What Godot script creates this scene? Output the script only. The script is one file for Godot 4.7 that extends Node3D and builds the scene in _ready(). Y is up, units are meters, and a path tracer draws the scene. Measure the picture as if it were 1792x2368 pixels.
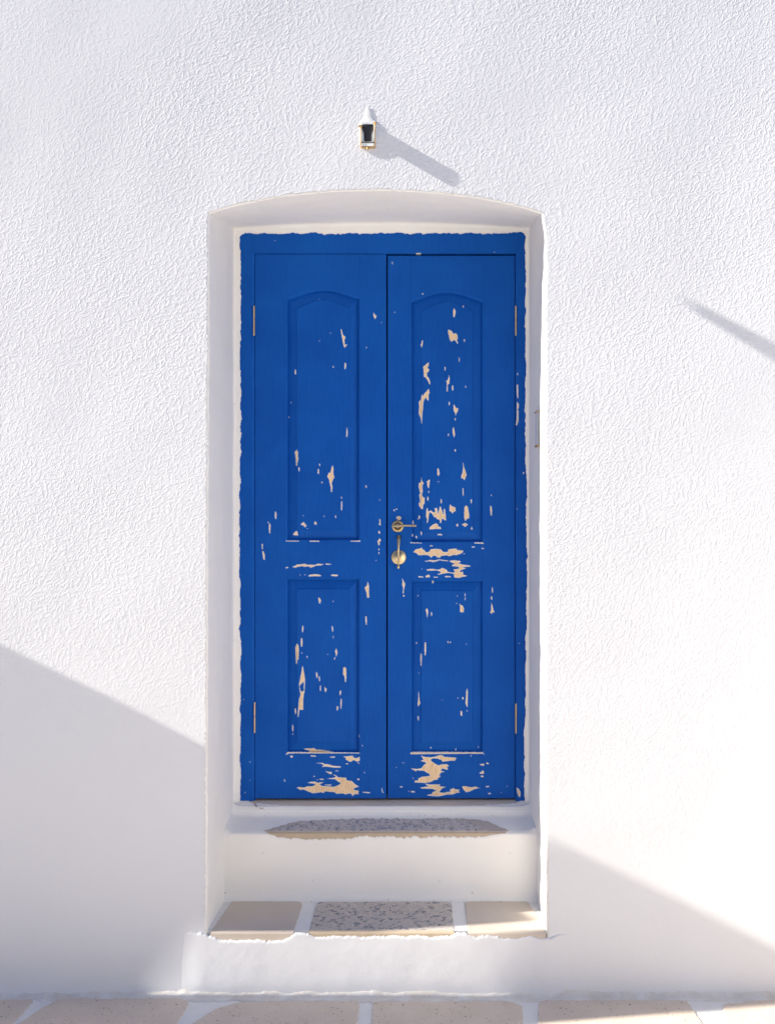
extends Node3D
# A sunlit whitewashed wall with a peeling blue double door. Metres, y up; the wall face lies near z = 0.

const DOOR_X := -0.0214      # where the two door leaves meet
const DOOR_Y := 0.536        # underside of the leaves
const FRAME_Z := -0.442
const SUN_DIR := Vector3(1.0, -0.575, -0.145)

var rng := RandomNumberGenerator.new()
var M := {}
var origin := {}
var undulate := FastNoiseLite.new()
var rag_noise := FastNoiseLite.new()
var fine_noise := FastNoiseLite.new()

# ---------------------------------------------------------------- mesh building

class MeshBits:
	var v := PackedVector3Array()
	var n := PackedVector3Array()
	var idx := PackedInt32Array()

	func face(a: int, b: int, c: int, up: Vector3) -> void:
		if (v[b] - v[a]).cross(v[c] - v[a]).dot(up) > 0.0:
			idx.append_array([a, c, b])
		else:
			idx.append_array([a, b, c])

	func tri(a: Vector3, b: Vector3, c: Vector3, out: Vector3) -> void:
		var k := (b - a).cross(c - a).normalized()
		if k.dot(out) < 0.0:
			k = -k
		var s := v.size()
		v.append_array([a, b, c])
		n.append_array([k, k, k])
		face(s, s + 1, s + 2, k)

	func quad(a: Vector3, b: Vector3, c: Vector3, d: Vector3, out: Vector3) -> void:
		var k := (c - a).cross(d - b).normalized()
		if k.dot(out) < 0.0:
			k = -k
		var s := v.size()
		v.append_array([a, b, c, d])
		n.append_array([k, k, k, k])
		face(s, s + 1, s + 2, k)
		face(s, s + 2, s + 3, k)

	# rows of points, smooth; ref tells the outside (ZERO: away from the middle)
	func grid(rows: Array, ref := Vector3.ZERO) -> void:
		var s := v.size()
		var w: int = rows[0].size()
		var h := rows.size()
		for r in rows:
			v.append_array(r)
		var acc := PackedVector3Array()
		acc.resize(w * h)
		var mid := Vector3.ZERO
		if ref == Vector3.ZERO:
			for i in range(s, v.size()):
				mid += v[i]
			mid /= float(w * h)
		var vote := 0.0
		for j in h - 1:
			for i in w - 1:
				var a := s + j * w + i
				var k := (v[a + w + 1] - v[a]).cross(v[a + 1] - v[a + w])
				acc[a - s] += k
				acc[a - s + 1] += k
				acc[a - s + w] += k
				acc[a - s + w + 1] += k
				vote += k.dot(ref if ref != Vector3.ZERO else v[a] - mid)
		var sgn := 1.0 if vote >= 0.0 else -1.0
		# join the seam of closed rows
		for j in h:
			var a := j * w
			if v[s + a].distance_squared_to(v[s + a + w - 1]) < 1e-12:
				var k := acc[a] + acc[a + w - 1]
				acc[a] = k
				acc[a + w - 1] = k
		for i in w * h:
			n.append((acc[i] * sgn).normalized() if acc[i].length_squared() > 1e-30 else Vector3.UP)
		for j in h - 1:
			for i in w - 1:
				var a := s + j * w + i
				if sgn > 0.0:
					idx.append_array([a, a + w, a + w + 1, a, a + w + 1, a + 1])
				else:
					idx.append_array([a, a + w + 1, a + w, a, a + 1, a + w + 1])
		# k = (d11-d00)x(d01-d10) points along +side for order (00,10,11): make it clockwise seen from outside
		var t := idx.size() - (w - 1) * (h - 1) * 6
		var check := 0.0
		var m := t
		while m < idx.size():
			var fa := v[idx[m]]
			check += (v[idx[m + 1]] - fa).cross(v[idx[m + 2]] - fa).dot(n[idx[m]])
			m += 3
		if check > 0.0:
			m = t
			while m < idx.size():
				var sw := idx[m + 1]
				idx[m + 1] = idx[m + 2]
				idx[m + 2] = sw
				m += 3

	# outline (x, y) from z0 to z1 with a chamfer b round the front face; xf places it
	func prism(poly: PackedVector2Array, z0: float, z1: float, b := 0.0, xf := Transform3D.IDENTITY) -> void:
		var p := poly
		if Geometry2D.is_polygon_clockwise(p):
			p = p.duplicate()
			p.reverse()
		var c := p.size()
		var inner := PackedVector2Array()
		for i in c:
			var e0 := (p[i] - p[(i + c - 1) % c]).normalized()
			var e1 := (p[(i + 1) % c] - p[i]).normalized()
			var n0 := Vector2(-e0.y, e0.x)
			var n1 := Vector2(-e1.y, e1.x)
			var k := n0 + n1
			var l := maxf(k.length_squared() * 0.5, 0.4)
			inner.append(p[i] + k / l * b)
		var t := Geometry2D.triangulate_polygon(inner)
		if b <= 0.0 or t.is_empty():
			b = 0.0
			inner = p
			t = Geometry2D.triangulate_polygon(inner)
		for i in c:
			var q := (i + 1) % c
			var e := p[q] - p[i]
			var out := xf.basis * Vector3(e.y, -e.x, 0)
			quad(xf * Vector3(p[i].x, p[i].y, z0), xf * Vector3(p[q].x, p[q].y, z0), xf * Vector3(p[q].x, p[q].y, z1 - b), xf * Vector3(p[i].x, p[i].y, z1 - b), out)
			if b > 0.0:
				quad(xf * Vector3(p[i].x, p[i].y, z1 - b), xf * Vector3(p[q].x, p[q].y, z1 - b), xf * Vector3(inner[q].x, inner[q].y, z1), xf * Vector3(inner[i].x, inner[i].y, z1), out + xf.basis.z * out.length())
		for i in range(0, t.size(), 3):
			tri(xf * Vector3(inner[t[i]].x, inner[t[i]].y, z1), xf * Vector3(inner[t[i + 1]].x, inner[t[i + 1]].y, z1), xf * Vector3(inner[t[i + 2]].x, inner[t[i + 2]].y, z1), xf.basis.z)

	func cap(poly: PackedVector2Array, z: float, xf := Transform3D.IDENTITY) -> void:
		var t := Geometry2D.triangulate_polygon(poly)
		for i in range(0, t.size(), 3):
			tri(xf * Vector3(poly[t[i]].x, poly[t[i]].y, z), xf * Vector3(poly[t[i + 1]].x, poly[t[i + 1]].y, z), xf * Vector3(poly[t[i + 2]].x, poly[t[i + 2]].y, z), xf.basis.z)

	func box(lo: Vector3, hi: Vector3, b := 0.0) -> void:
		prism(PackedVector2Array([Vector2(lo.x, lo.y), Vector2(hi.x, lo.y), Vector2(hi.x, hi.y), Vector2(lo.x, hi.y)]), lo.z, hi.z, b)
		quad(Vector3(lo.x, lo.y, lo.z), Vector3(hi.x, lo.y, lo.z), Vector3(hi.x, hi.y, lo.z), Vector3(lo.x, hi.y, lo.z), Vector3.FORWARD)

	# profile of (radius, along) turned about the y axis of xf
	func lathe(profile: Array, xf: Transform3D, seg := 28) -> void:
		var rows := []
		for p in profile:
			var r := PackedVector3Array()
			for i in seg + 1:
				var a := TAU * float(i % seg) / seg
				r.append(xf * Vector3(cos(a) * p.x, p.y, sin(a) * p.x))
			rows.append(r)
		grid(rows)

	func tube(path: Array, radii: Array, seg := 10, flat := 1.0, side := Vector3.RIGHT) -> void:
		var rows := []
		for j in path.size():
			var d: Vector3 = (path[mini(j + 1, path.size() - 1)] - path[maxi(j - 1, 0)]).normalized()
			var s := (side - d * side.dot(d)).normalized()
			var t := d.cross(s)
			var r := PackedVector3Array()
			for i in seg + 1:
				var a := TAU * float(i % seg) / seg
				r.append(path[j] + s * cos(a) * radii[j] + t * sin(a) * radii[j] * flat)
			rows.append(r)
		grid(rows)
		var last: int = path.size() - 1
		for e in [0, last]:
			var o: Vector3 = path[e] - path[1 if e == 0 else last - 1]
			var row: PackedVector3Array = rows[e]
			for i in seg:
				tri(path[e], row[i], row[i + 1], o)


func obj(called: String, bits: MeshBits, mat: Material, parent: Node = self, uv := Rect2()) -> MeshInstance3D:
	var o: Vector3 = origin.get(parent, Vector3.ZERO)
	var v := bits.v.duplicate()
	var uvs := PackedVector2Array()
	uvs.resize(v.size())
	for i in v.size():
		if uv.size.x > 0.0:
			uvs[i] = Vector2((v[i].x - uv.position.x) / uv.size.x, 1.0 - (v[i].y - uv.position.y) / uv.size.y)
		v[i] -= o
	var a := []
	a.resize(Mesh.ARRAY_MAX)
	a[Mesh.ARRAY_VERTEX] = v
	a[Mesh.ARRAY_NORMAL] = bits.n
	a[Mesh.ARRAY_TEX_UV] = uvs
	a[Mesh.ARRAY_INDEX] = bits.idx
	var mesh := ArrayMesh.new()
	mesh.add_surface_from_arrays(Mesh.PRIMITIVE_TRIANGLES, a)
	mesh.surface_set_material(0, mat)
	var mi := MeshInstance3D.new()
	mi.name = called
	mi.mesh = mesh
	parent.add_child(mi, true)
	origin[mi] = o
	return mi


func base(called: String, at: Vector3, parent: Node = self) -> Node3D:
	var o := Node3D.new()
	o.name = called
	parent.add_child(o, true)
	o.position = at - origin.get(parent, Vector3.ZERO)
	origin[o] = at
	return o


func tag(o: Node, label: String, category: String, group := "") -> void:
	o.set_meta("label", label)
	o.set_meta("category", category)
	o.set_meta("kind", "thing")
	if group:
		o.set_meta("group", group)

# ---------------------------------------------------------------- materials

func lin(r: float, g: float, b: float) -> Color:
	return Color(r, g, b).linear_to_srgb()


func plain(color: Color, rough := 0.9, spec := 0.3, metal := 0.0) -> StandardMaterial3D:
	var m := StandardMaterial3D.new()
	m.albedo_color = color
	m.roughness = rough
	m.metallic_specular = spec
	m.metallic = metal
	return m


func float_image(data: PackedFloat32Array, w: int, h: int) -> ImageTexture:
	return ImageTexture.create_from_image(Image.create_from_data(w, h, false, Image.FORMAT_RF, data.to_byte_array()))


func noise(kind: int, freq: float, seed_: int, octaves := 1) -> FastNoiseLite:
	var f := FastNoiseLite.new()
	f.noise_type = kind
	f.frequency = freq
	f.seed = seed_
	f.fractal_type = FastNoiseLite.FRACTAL_FBM if octaves > 1 else FastNoiseLite.FRACTAL_NONE
	f.fractal_octaves = octaves
	return f


const STUCCO := Rect2(-1.36, 0.0, 2.84, 3.786)
func stucco_texture() -> ImageTexture:
	# crinkled stucco: short wandering ridges leaning to the upper right, smoother near the foot of the wall
	var w := 1536
	var h := 2048
	var px := STUCCO.size.x / w
	var a := noise(FastNoiseLite.TYPE_SIMPLEX_SMOOTH, 1.0, 3)
	var b := noise(FastNoiseLite.TYPE_SIMPLEX_SMOOTH, 1.0, 11)
	var warp := noise(FastNoiseLite.TYPE_SIMPLEX_SMOOTH, 1.0, 23)
	var cut := noise(FastNoiseLite.TYPE_SIMPLEX_SMOOTH, 1.0, 31)
	var big := noise(FastNoiseLite.TYPE_SIMPLEX_SMOOTH, 1.1, 5, 2)
	var data := PackedFloat32Array()
	data.resize(w * h)
	var ca := cos(deg_to_rad(58.0))
	var sa := sin(deg_to_rad(58.0))
	var cb := cos(deg_to_rad(33.0))
	var sb := sin(deg_to_rad(33.0))
	var k := 0
	for j in h:
		var y := STUCCO.position.y + STUCCO.size.y - (j + 0.5) * px
		var foot := clampf((y - 0.55) / 1.1, 0.0, 1.0)
		for i in w:
			var x := STUCCO.position.x + (i + 0.5) * px
			var q := warp.get_noise_2d(x * 62.0, y * 62.0) * 0.0034
			var wx := x + q
			var wy := y - q * 0.6
			var u := wx * ca + wy * sa
			var t := -wx * sa + wy * ca
			var n1 := absf(a.get_noise_2d(u * 17.0, t * 66.0))
			var r1 := maxf(0.0, 1.0 - n1 * 3.0)
			u = wx * cb + wy * sb
			t = -wx * sb + wy * cb
			var n2 := absf(b.get_noise_2d(u * 17.0, t * 63.0))
			var r2 := maxf(0.0, 1.0 - n2 * 3.2)
			var c := cut.get_noise_2d(x * 34.0, y * 34.0)
			var v := maxf(r1 * r1 * (3.0 - 2.0 * r1) * smoothstep(-0.65, 0.05, c), r2 * r2 * (3.0 - 2.0 * r2) * smoothstep(0.6, -0.1, c) * 0.9)
			data[k] = v * (0.2 + 0.8 * foot) + c * 0.1
			k += 1
	# large soft patches where the trowel pressed harder
	k = 0
	for j in h:
		for i in w:
			if i % 16 == 0:
				var x2 := STUCCO.position.x + i * px
				var y2 := STUCCO.position.y + STUCCO.size.y - j * px
				patch = 0.82 + 0.3 * big.get_noise_2d(x2, y2) - 0.55 * smoothstep(0.0, 0.75, -0.55 - x2 + (y2 - 3.0) * 0.9) - 0.4 * smoothstep(0.35, 0.0, absf(x2 - 1.3)) * smoothstep(2.6, 1.2, y2)
			data[k] *= patch
			k += 1
	return float_image(data, w, h)
var patch := 1.0


func seamless(kind: int, freq: float, size: int, seed_: int, octaves: int) -> Image:
	var im := noise(kind, freq, seed_, octaves).get_seamless_image(size, size, false, false, 0.2)
	im.convert(Image.FORMAT_L8)
	return im


func mottled(dark: Color, light: Color, freq: float, size: int, seed_: int, spots := 0, spot := Color.BLACK, spot_px := 1.4) -> Array:
	# colour and relief of a mineral surface: cloudy tone, fine grain and pits
	var cloud := seamless(FastNoiseLite.TYPE_SIMPLEX_SMOOTH, freq, size, seed_, 4)
	var grain := seamless(FastNoiseLite.TYPE_VALUE, 0.35, size, seed_ + 1, 2)
	var im := Image.create(size, size, false, Image.FORMAT_RGB8)
	var hgt := PackedFloat32Array()
	hgt.resize(size * size)
	for y in size:
		for x in size:
			var t := clampf(cloud.get_pixel(x, y).r * 0.75 + grain.get_pixel(x, y).r * 0.35 - 0.05, 0.0, 1.0)
			im.set_pixel(x, y, dark.lerp(light, t))
			hgt[y * size + x] = 0.5 + 0.3 * (t - 0.5)
	var r := RandomNumberGenerator.new()
	r.seed = seed_
	for s in spots:
		var cx := r.randf() * size
		var cy := r.randf() * size
		var big := r.randf()
		var rx := spot_px * (0.5 + 1.6 * big * big)
		var ry := rx * r.randf_range(0.35, 0.8)
		var an := r.randf() * PI
		var deep := r.randf_range(0.3, 1.0)
		var e := int(ceil(rx)) + 1
		for dy in range(-e, e + 1):
			for dx in range(-e, e + 1):
				var lx := (dx * cos(an) + dy * sin(an)) / rx
				var ly := (-dx * sin(an) + dy * cos(an)) / ry
				var f := 1.0 - (lx * lx + ly * ly)
				if f > 0.0:
					var qx := posmod(int(cx) + dx, size)
					var qy := posmod(int(cy) + dy, size)
					im.set_pixel(qx, qy, im.get_pixel(qx, qy).lerp(spot, clampf(f * 1.5, 0.0, 1.0) * deep))
					hgt[qy * size + qx] -= 0.5 * clampf(f, 0.0, 1.0) * deep
	return [ImageTexture.create_from_image(im), float_image(hgt, size, size)]


func mineral(tex: Array, metres: float, relief_cm: float, rough := 0.92, spec := 0.3) -> StandardMaterial3D:
	var m := plain(Color.WHITE, rough, spec)
	m.albedo_texture = tex[0]
	m.heightmap_enabled = true
	m.heightmap_texture = tex[1]
	m.heightmap_scale = relief_cm
	m.uv1_triplanar = true
	m.uv1_world_triplanar = true
	m.uv1_scale = Vector3.ONE / metres
	return m


func terrazzo(seed_: int, big: float, pale_by := 1.0) -> Array:
	# grey stones of many sizes in a beige matrix, ground flat
	var size := 768
	var data := PackedFloat32Array()
	data.resize(size * size)
	var im := Image.create(size, size, false, Image.FORMAT_RGB8)
	var edge := noise(FastNoiseLite.TYPE_CELLULAR, 1.0, seed_)
	edge.cellular_return_type = FastNoiseLite.RETURN_DISTANCE2_SUB
	edge.cellular_distance_function = FastNoiseLite.DISTANCE_EUCLIDEAN
	var cell := noise(FastNoiseLite.TYPE_CELLULAR, 1.0, seed_)
	cell.cellular_return_type = FastNoiseLite.RETURN_CELL_VALUE
	var edge2 := noise(FastNoiseLite.TYPE_CELLULAR, 1.0, seed_ + 7)
	edge2.cellular_return_type = FastNoiseLite.RETURN_DISTANCE2_SUB
	var cell2 := noise(FastNoiseLite.TYPE_CELLULAR, 1.0, seed_ + 7)
	cell2.cellular_return_type = FastNoiseLite.RETURN_CELL_VALUE
	var wob := noise(FastNoiseLite.TYPE_SIMPLEX_SMOOTH, 0.05, seed_ + 3)
	var fine := noise(FastNoiseLite.TYPE_VALUE, 0.5, seed_ + 4, 2)
	var matrix := lin(0.53 * pale_by, 0.465 * pale_by, 0.41 * pale_by)
	var pale := lin(0.66 * pale_by, 0.60 * pale_by, 0.545 * pale_by)
	var grey := lin(0.32 * pale_by, 0.31 * pale_by, 0.31 * pale_by)
	var dark := lin(0.21 * pale_by, 0.215 * pale_by, 0.23 * pale_by)
	for y in size:
		for x in size:
			var px := x + wob.get_noise_2d(x, y) * 8.0
			var py := y + wob.get_noise_2d(x + 400, y) * 8.0
			var g := fine.get_noise_2d(x, y)
			var c := matrix.lerp(pale, clampf(0.25 + g * 0.5, 0.0, 1.0))
			var h := 0.4
			var e2 := edge2.get_noise_2d(px * 0.075, py * 0.11) + 1.0
			var v2 := cell2.get_noise_2d(px * 0.075, py * 0.11)
			if v2 > 0.25 and e2 > 0.25:
				c = c.lerp(grey.lerp(pale, clampf(0.35 - v2 * 0.5 + g * 0.2, 0.0, 1.0)), 0.8)
				h = 0.6
			elif v2 < -0.75 and e2 > 0.3:
				c = c.lerp(pale, 0.7)
			var e1 := edge.get_noise_2d(px * big, py * big * 1.35) + 1.0
			var v1 := cell.get_noise_2d(px * big, py * big * 1.35)
			if v1 > 0.12 and e1 > 0.22 + 0.3 * absf(v1 - 0.4):
				c = grey.lerp(dark, clampf(v1 + g * 0.5, 0.0, 1.0))
				h = 0.75
			im.set_pixel(x, y, c)
			data[y * size + x] = h + g * 0.1
	return [ImageTexture.create_from_image(im), float_image(data, size, size)]

# the paint of the door: a map of bare wood, seen straight on
const PAINT := Rect2(-0.59, 0.50, 1.12, 2.24)
const PW := 1024
const PH := 2048
var bare := PackedByteArray()

func texel(x: float, y: float) -> Vector2:
	return Vector2((x - PAINT.position.x) / PAINT.size.x * PW, (1.0 - (y - PAINT.position.y) / PAINT.size.y) * PH)


func chip(mm: Array) -> void:
	var p := PackedVector2Array()
	for i in range(0, mm.size(), 2):
		p.append(texel(DOOR_X + mm[i] * 0.001, DOOR_Y + mm[i + 1] * 0.001))
	var lo := p[0]
	var hi := p[0]
	for q in p:
		lo = lo.min(q)
		hi = hi.max(q)
	for y in range(maxi(0, int(lo.y) - 2), mini(PH, int(hi.y) + 3)):
		for x in range(maxi(0, int(lo.x) - 2), mini(PW, int(hi.x) + 3)):
			var s := Vector2(x + 0.5 + fine_noise.get_noise_2d(x * 8.0, y * 8.0) * 1.5, y + 0.5 + fine_noise.get_noise_2d(x * 8.0, y * 8.0 + 900.0) * 1.5)
			if Geometry2D.is_point_in_polygon(s, p):
				bare[y * PW + x] = 1


func dashes(list: Array) -> void:
	for d in list:
		var hw: float = d[2] * 0.5
		var hh: float = d[3] * 0.5
		var lean := rng.randf_range(-0.25, 0.25) * minf(hw, hh)
		if hh > hw:
			chip([d[0] - hw * 0.8 + lean, d[1] + hh, d[0] + hw * 0.6 + lean, d[1] + hh * 0.9, d[0] + hw, d[1] + hh * rng.randf_range(-0.3, 0.3), d[0] + hw * 0.5 - lean, d[1] - hh, d[0] - hw * 0.5 - lean, d[1] - hh * 0.9, d[0] - hw, d[1] + hh * rng.randf_range(-0.3, 0.3)])
		else:
			chip([d[0] - hw, d[1] + lean, d[0] - hw * 0.7, d[1] + hh, d[0] + hw * 0.6, d[1] + hh * 0.9, d[0] + hw, d[1] - lean, d[0] + hw * 0.7, d[1] - hh, d[0] - hw * 0.6, d[1] - hh * 0.8])


func door_paint() -> StandardMaterial3D:
	bare.resize(PW * PH)
	bare.fill(0)
	paint_chips()
	var blue := lin(0.0042, 0.083, 0.40)
	var blue2 := lin(0.0058, 0.099, 0.445)
	var wood := lin(0.90, 0.66, 0.42)
	var wood2 := lin(0.76, 0.53, 0.31)
	var primer := lin(0.92, 0.80, 0.70)
	var streak := noise(FastNoiseLite.TYPE_SIMPLEX_SMOOTH, 1.0, 41, 2)
	var cloud := noise(FastNoiseLite.TYPE_SIMPLEX_SMOOTH, 0.004, 42, 3)
	var grain := noise(FastNoiseLite.TYPE_SIMPLEX_SMOOTH, 1.0, 43, 2)
	var bytes := PackedByteArray()
	bytes.resize(PW * PH * 3)
	var hgt := PackedFloat32Array()
	hgt.resize(PW * PH)
	var k := 0
	for y in PH:
		for x in PW:
			var s := streak.get_noise_2d(x * 0.11, y * 0.012)
			var c: Color
			if bare[k]:
				var core := x > 2 and x < PW - 3 and y > 2 and y < PH - 3 and bare[k - 2] and bare[k + 2] and bare[k - 2 * PW] and bare[k + 2 * PW] and bare[k - PW - 1] and bare[k + PW + 1] and bare[k - PW + 1] and bare[k + PW - 1]
				if core:
					c = wood2.lerp(wood, clampf(0.72 + s * 1.0 + grain.get_noise_2d(x * 0.5, y * 0.03) * 1.5, 0.0, 1.0))
				else:
					c = primer
				hgt[k] = -1.0 + s * 0.15
			else:
				c = blue.lerp(blue2, clampf(0.5 + s * 0.5 + cloud.get_noise_2d(x, y) * 0.7, 0.0, 1.0))
				hgt[k] = s * 0.16
				if x > 1 and x < PW - 2 and y > 1 and y < PH - 2 and (bare[k - 1] or bare[k + 1] or bare[k - PW] or bare[k + PW]):
					hgt[k] += 0.7
					c = c.lightened(0.06)
			bytes[k * 3] = c.r8
			bytes[k * 3 + 1] = c.g8
			bytes[k * 3 + 2] = c.b8
			k += 1
	# small dents and specks of dirt in the paint
	for i in 70:
		var px := rng.randi_range(20, PW - 20)
		var py := rng.randi_range(40, PH - 40)
		for d in rng.randi_range(1, 4):
			var t := ((py + d / 2) * PW + px + d % 2)
			if bare[t] == 0:
				bytes[t * 3] = 8
				bytes[t * 3 + 1] = 22
				bytes[t * 3 + 2] = 60
	var m := plain(Color.WHITE, 0.5, 0.22)
	m.albedo_texture = ImageTexture.create_from_image(Image.create_from_data(PW, PH, false, Image.FORMAT_RGB8, bytes))
	m.heightmap_enabled = true
	m.heightmap_texture = float_image(hgt, PW, PH)
	m.heightmap_scale = 0.07
	return m


func make_materials() -> void:
	var s := plain(lin(0.755, 0.765, 0.79), 0.95, 0.2)
	s.heightmap_enabled = true
	s.heightmap_texture = stucco_texture()
	s.heightmap_scale = 0.088
	M.stucco = s
	M.plaster = mineral(mottled(lin(0.875, 0.855, 0.82), lin(0.915, 0.90, 0.875), 0.006, 512, 61, 26, lin(0.45, 0.40, 0.33), 1.2), 0.9, 0.12, 0.92, 0.2)
	M.riser = mineral(mottled(lin(0.745, 0.755, 0.78), lin(0.77, 0.78, 0.805), 0.02, 512, 63, 14, lin(0.5, 0.45, 0.38), 1.2), 0.5, 0.16, 0.95, 0.2)
	M.whitewash = mineral(mottled(lin(0.80, 0.78, 0.75), lin(0.88, 0.86, 0.825), 0.012, 512, 67, 90, lin(0.38, 0.32, 0.25), 1.1), 0.7, 0.15, 0.95, 0.2)
	M.cove = mineral(mottled(lin(0.66, 0.59, 0.50), lin(0.90, 0.89, 0.87), 0.011, 512, 71, 160, lin(0.42, 0.33, 0.24), 1.5), 0.6, 0.3, 0.95, 0.2)
	M.paving = mineral(mottled(lin(0.68, 0.57, 0.465), lin(0.77, 0.655, 0.545), 0.008, 768, 79, 1100, lin(0.26, 0.20, 0.15), 2.5), 0.75, 0.25, 0.85, 0.3)
	M.tan_stone = mineral(mottled(lin(0.58, 0.50, 0.42), lin(0.65, 0.57, 0.49), 0.006, 512, 83, 60, lin(0.24, 0.18, 0.13), 1.0), 0.7, 0.05, 0.7, 0.35)
	M.sand_edge = mineral(mottled(lin(0.50, 0.40, 0.29), lin(0.58, 0.475, 0.36), 0.02, 256, 89, 60, lin(0.7, 0.66, 0.6), 1.2), 0.25, 0.2, 0.9, 0.25)
	M.terrazzo = mineral(terrazzo(91, 0.026, 1.05), 0.42, 0.08, 0.7, 0.35)
	M.fine_terrazzo = mineral(terrazzo(97, 0.045, 1.3), 0.42, 0.10, 0.85, 0.3)
	M.paint = door_paint()
	M.brass = plain(lin(0.62, 0.49, 0.29), 0.28, 0.5, 1.0)
	M.dark_metal = plain(lin(0.10, 0.07, 0.04), 0.5, 0.5, 0.6)  # lamp rim; also the dark reflection painted into the handle rose
	M.hinge = plain(lin(0.72, 0.52, 0.32), 0.5, 0.5, 0.5)
	M.black = plain(lin(0.012, 0.012, 0.014), 0.4, 0.5)
	M.white_metal = plain(lin(0.83, 0.83, 0.82), 0.4, 0.5)
	M.gold = plain(lin(0.62, 0.37, 0.13), 0.3, 0.5, 0.9)
	M.lens = plain(lin(0.78, 0.82, 0.82), 0.2, 0.5)
	M.front_shade = plain(lin(0.15, 0.16, 0.19), 0.5, 0.4)
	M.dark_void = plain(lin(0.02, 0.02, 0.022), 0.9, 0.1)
	M.wood = plain(lin(0.30, 0.19, 0.10), 0.8, 0.3)
	M.twig = plain(lin(0.25, 0.16, 0.07), 0.8, 0.3)
	M.pale_wall = plain(lin(0.66, 0.67, 0.70), 0.95, 0.2)
	M.grit = plain(lin(0.09, 0.07, 0.05), 0.95, 0.2)
	M.cream_wall = plain(lin(0.86, 0.805, 0.715), 0.95, 0.2)
	M.earth = plain(lin(0.38, 0.34, 0.29), 0.95, 0.2)

# ---------------------------------------------------------------- the wall

const SPRING := 2.6485
const APEX := 2.7238
func edge_left(y: float) -> float:
	return lerpf(-0.611, -0.6016, clampf((y - 0.1) / 2.55, 0.0, 1.0)) + 0.002 * rag_noise.get_noise_2d(y * 9.0, 3.0)

func edge_right(y: float) -> float:
	# the jamb bulges out a little above the middle
	return 0.5345 - 0.016 * smoothstep(SPRING - 0.10, SPRING + 0.03, y) + 0.002 * smoothstep(1.0, 0.3, y) + 0.0025 * rag_noise.get_noise_2d(y * 7.0, 40.0)

func arch(x: float) -> float:
	var t := (x + 0.042) / 0.56
	return APEX - (APEX - SPRING) * (0.82 * t * t + 0.18 * t * t * t * t) + 0.0015 * rag_noise.get_noise_2d(x * 12.0, 80.0)

const ROUND_LEFT := 0.007
const ROUND_RIGHT := 0.007
const ROUND_TOP := 0.006

func wall_z(x: float, y: float) -> float:
	var xr := clampf(x, -2.4, 1.55)
	var z := 0.035 * maxf(0.0, xr - 0.98) ** 2
	z += 0.003 * undulate.get_noise_2d(x, y)
	z += 0.0007 * smoothstep(0.533, 0.545, x) * smoothstep(1.0, 0.8, x) * smoothstep(2.66, 2.8, y)
	z += 0.005 * exp(-maxf(y, 0.0) / 0.09)
	z += 0.0012 * smoothstep(1.9, 1.0, y) * (1.9 - y)
	return z


func stucco_lip(k: float, side: float) -> float:
	return 0.0045 * fine_noise.get_noise_2d(k * 800.0, side) + 0.0025 * fine_noise.get_noise_2d(k * 2600.0, side + 50.0)


func wall_edge(side: int, t: float) -> Vector2:
	# the line where the stucco stops at the opening: 0 left jamb, 1 arch, 2 right jamb
	if side == 0:
		return Vector2(edge_left(t) - ROUND_LEFT + stucco_lip(t, 10.0), t)
	if side == 2:
		return Vector2(edge_right(t) + ROUND_RIGHT + stucco_lip(t, 20.0), t)
	return Vector2(t, arch(t) + ROUND_TOP + stucco_lip(t, 30.0))


func wall_patch(bits: MeshBits, rows: Array) -> void:
	# rows of (x, y): a smooth sheet with the true slope of the wall
	var s := bits.v.size()
	var w: int = rows[0].size()
	for r in rows:
		for p in r:
			bits.v.append(Vector3(p.x, p.y, wall_z(p.x, p.y)))
			var e := 0.004
			bits.n.append(Vector3(-(wall_z(p.x + e, p.y) - wall_z(p.x - e, p.y)) / (2 * e), -(wall_z(p.x, p.y + e) - wall_z(p.x, p.y - e)) / (2 * e), 1.0).normalized())
	for j in rows.size() - 1:
		for i in w - 1:
			var a := s + j * w + i
			bits.face(a, a + 1, a + w + 1, Vector3.BACK)
			bits.face(a, a + w + 1, a + w, Vector3.BACK)


func jamb_rows() -> Array:
	var ys := []
	var y := 0.0
	while y < SPRING:
		ys.append(y)
		y += 0.006
	ys.append(SPRING + ROUND_TOP)
	return ys


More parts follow.
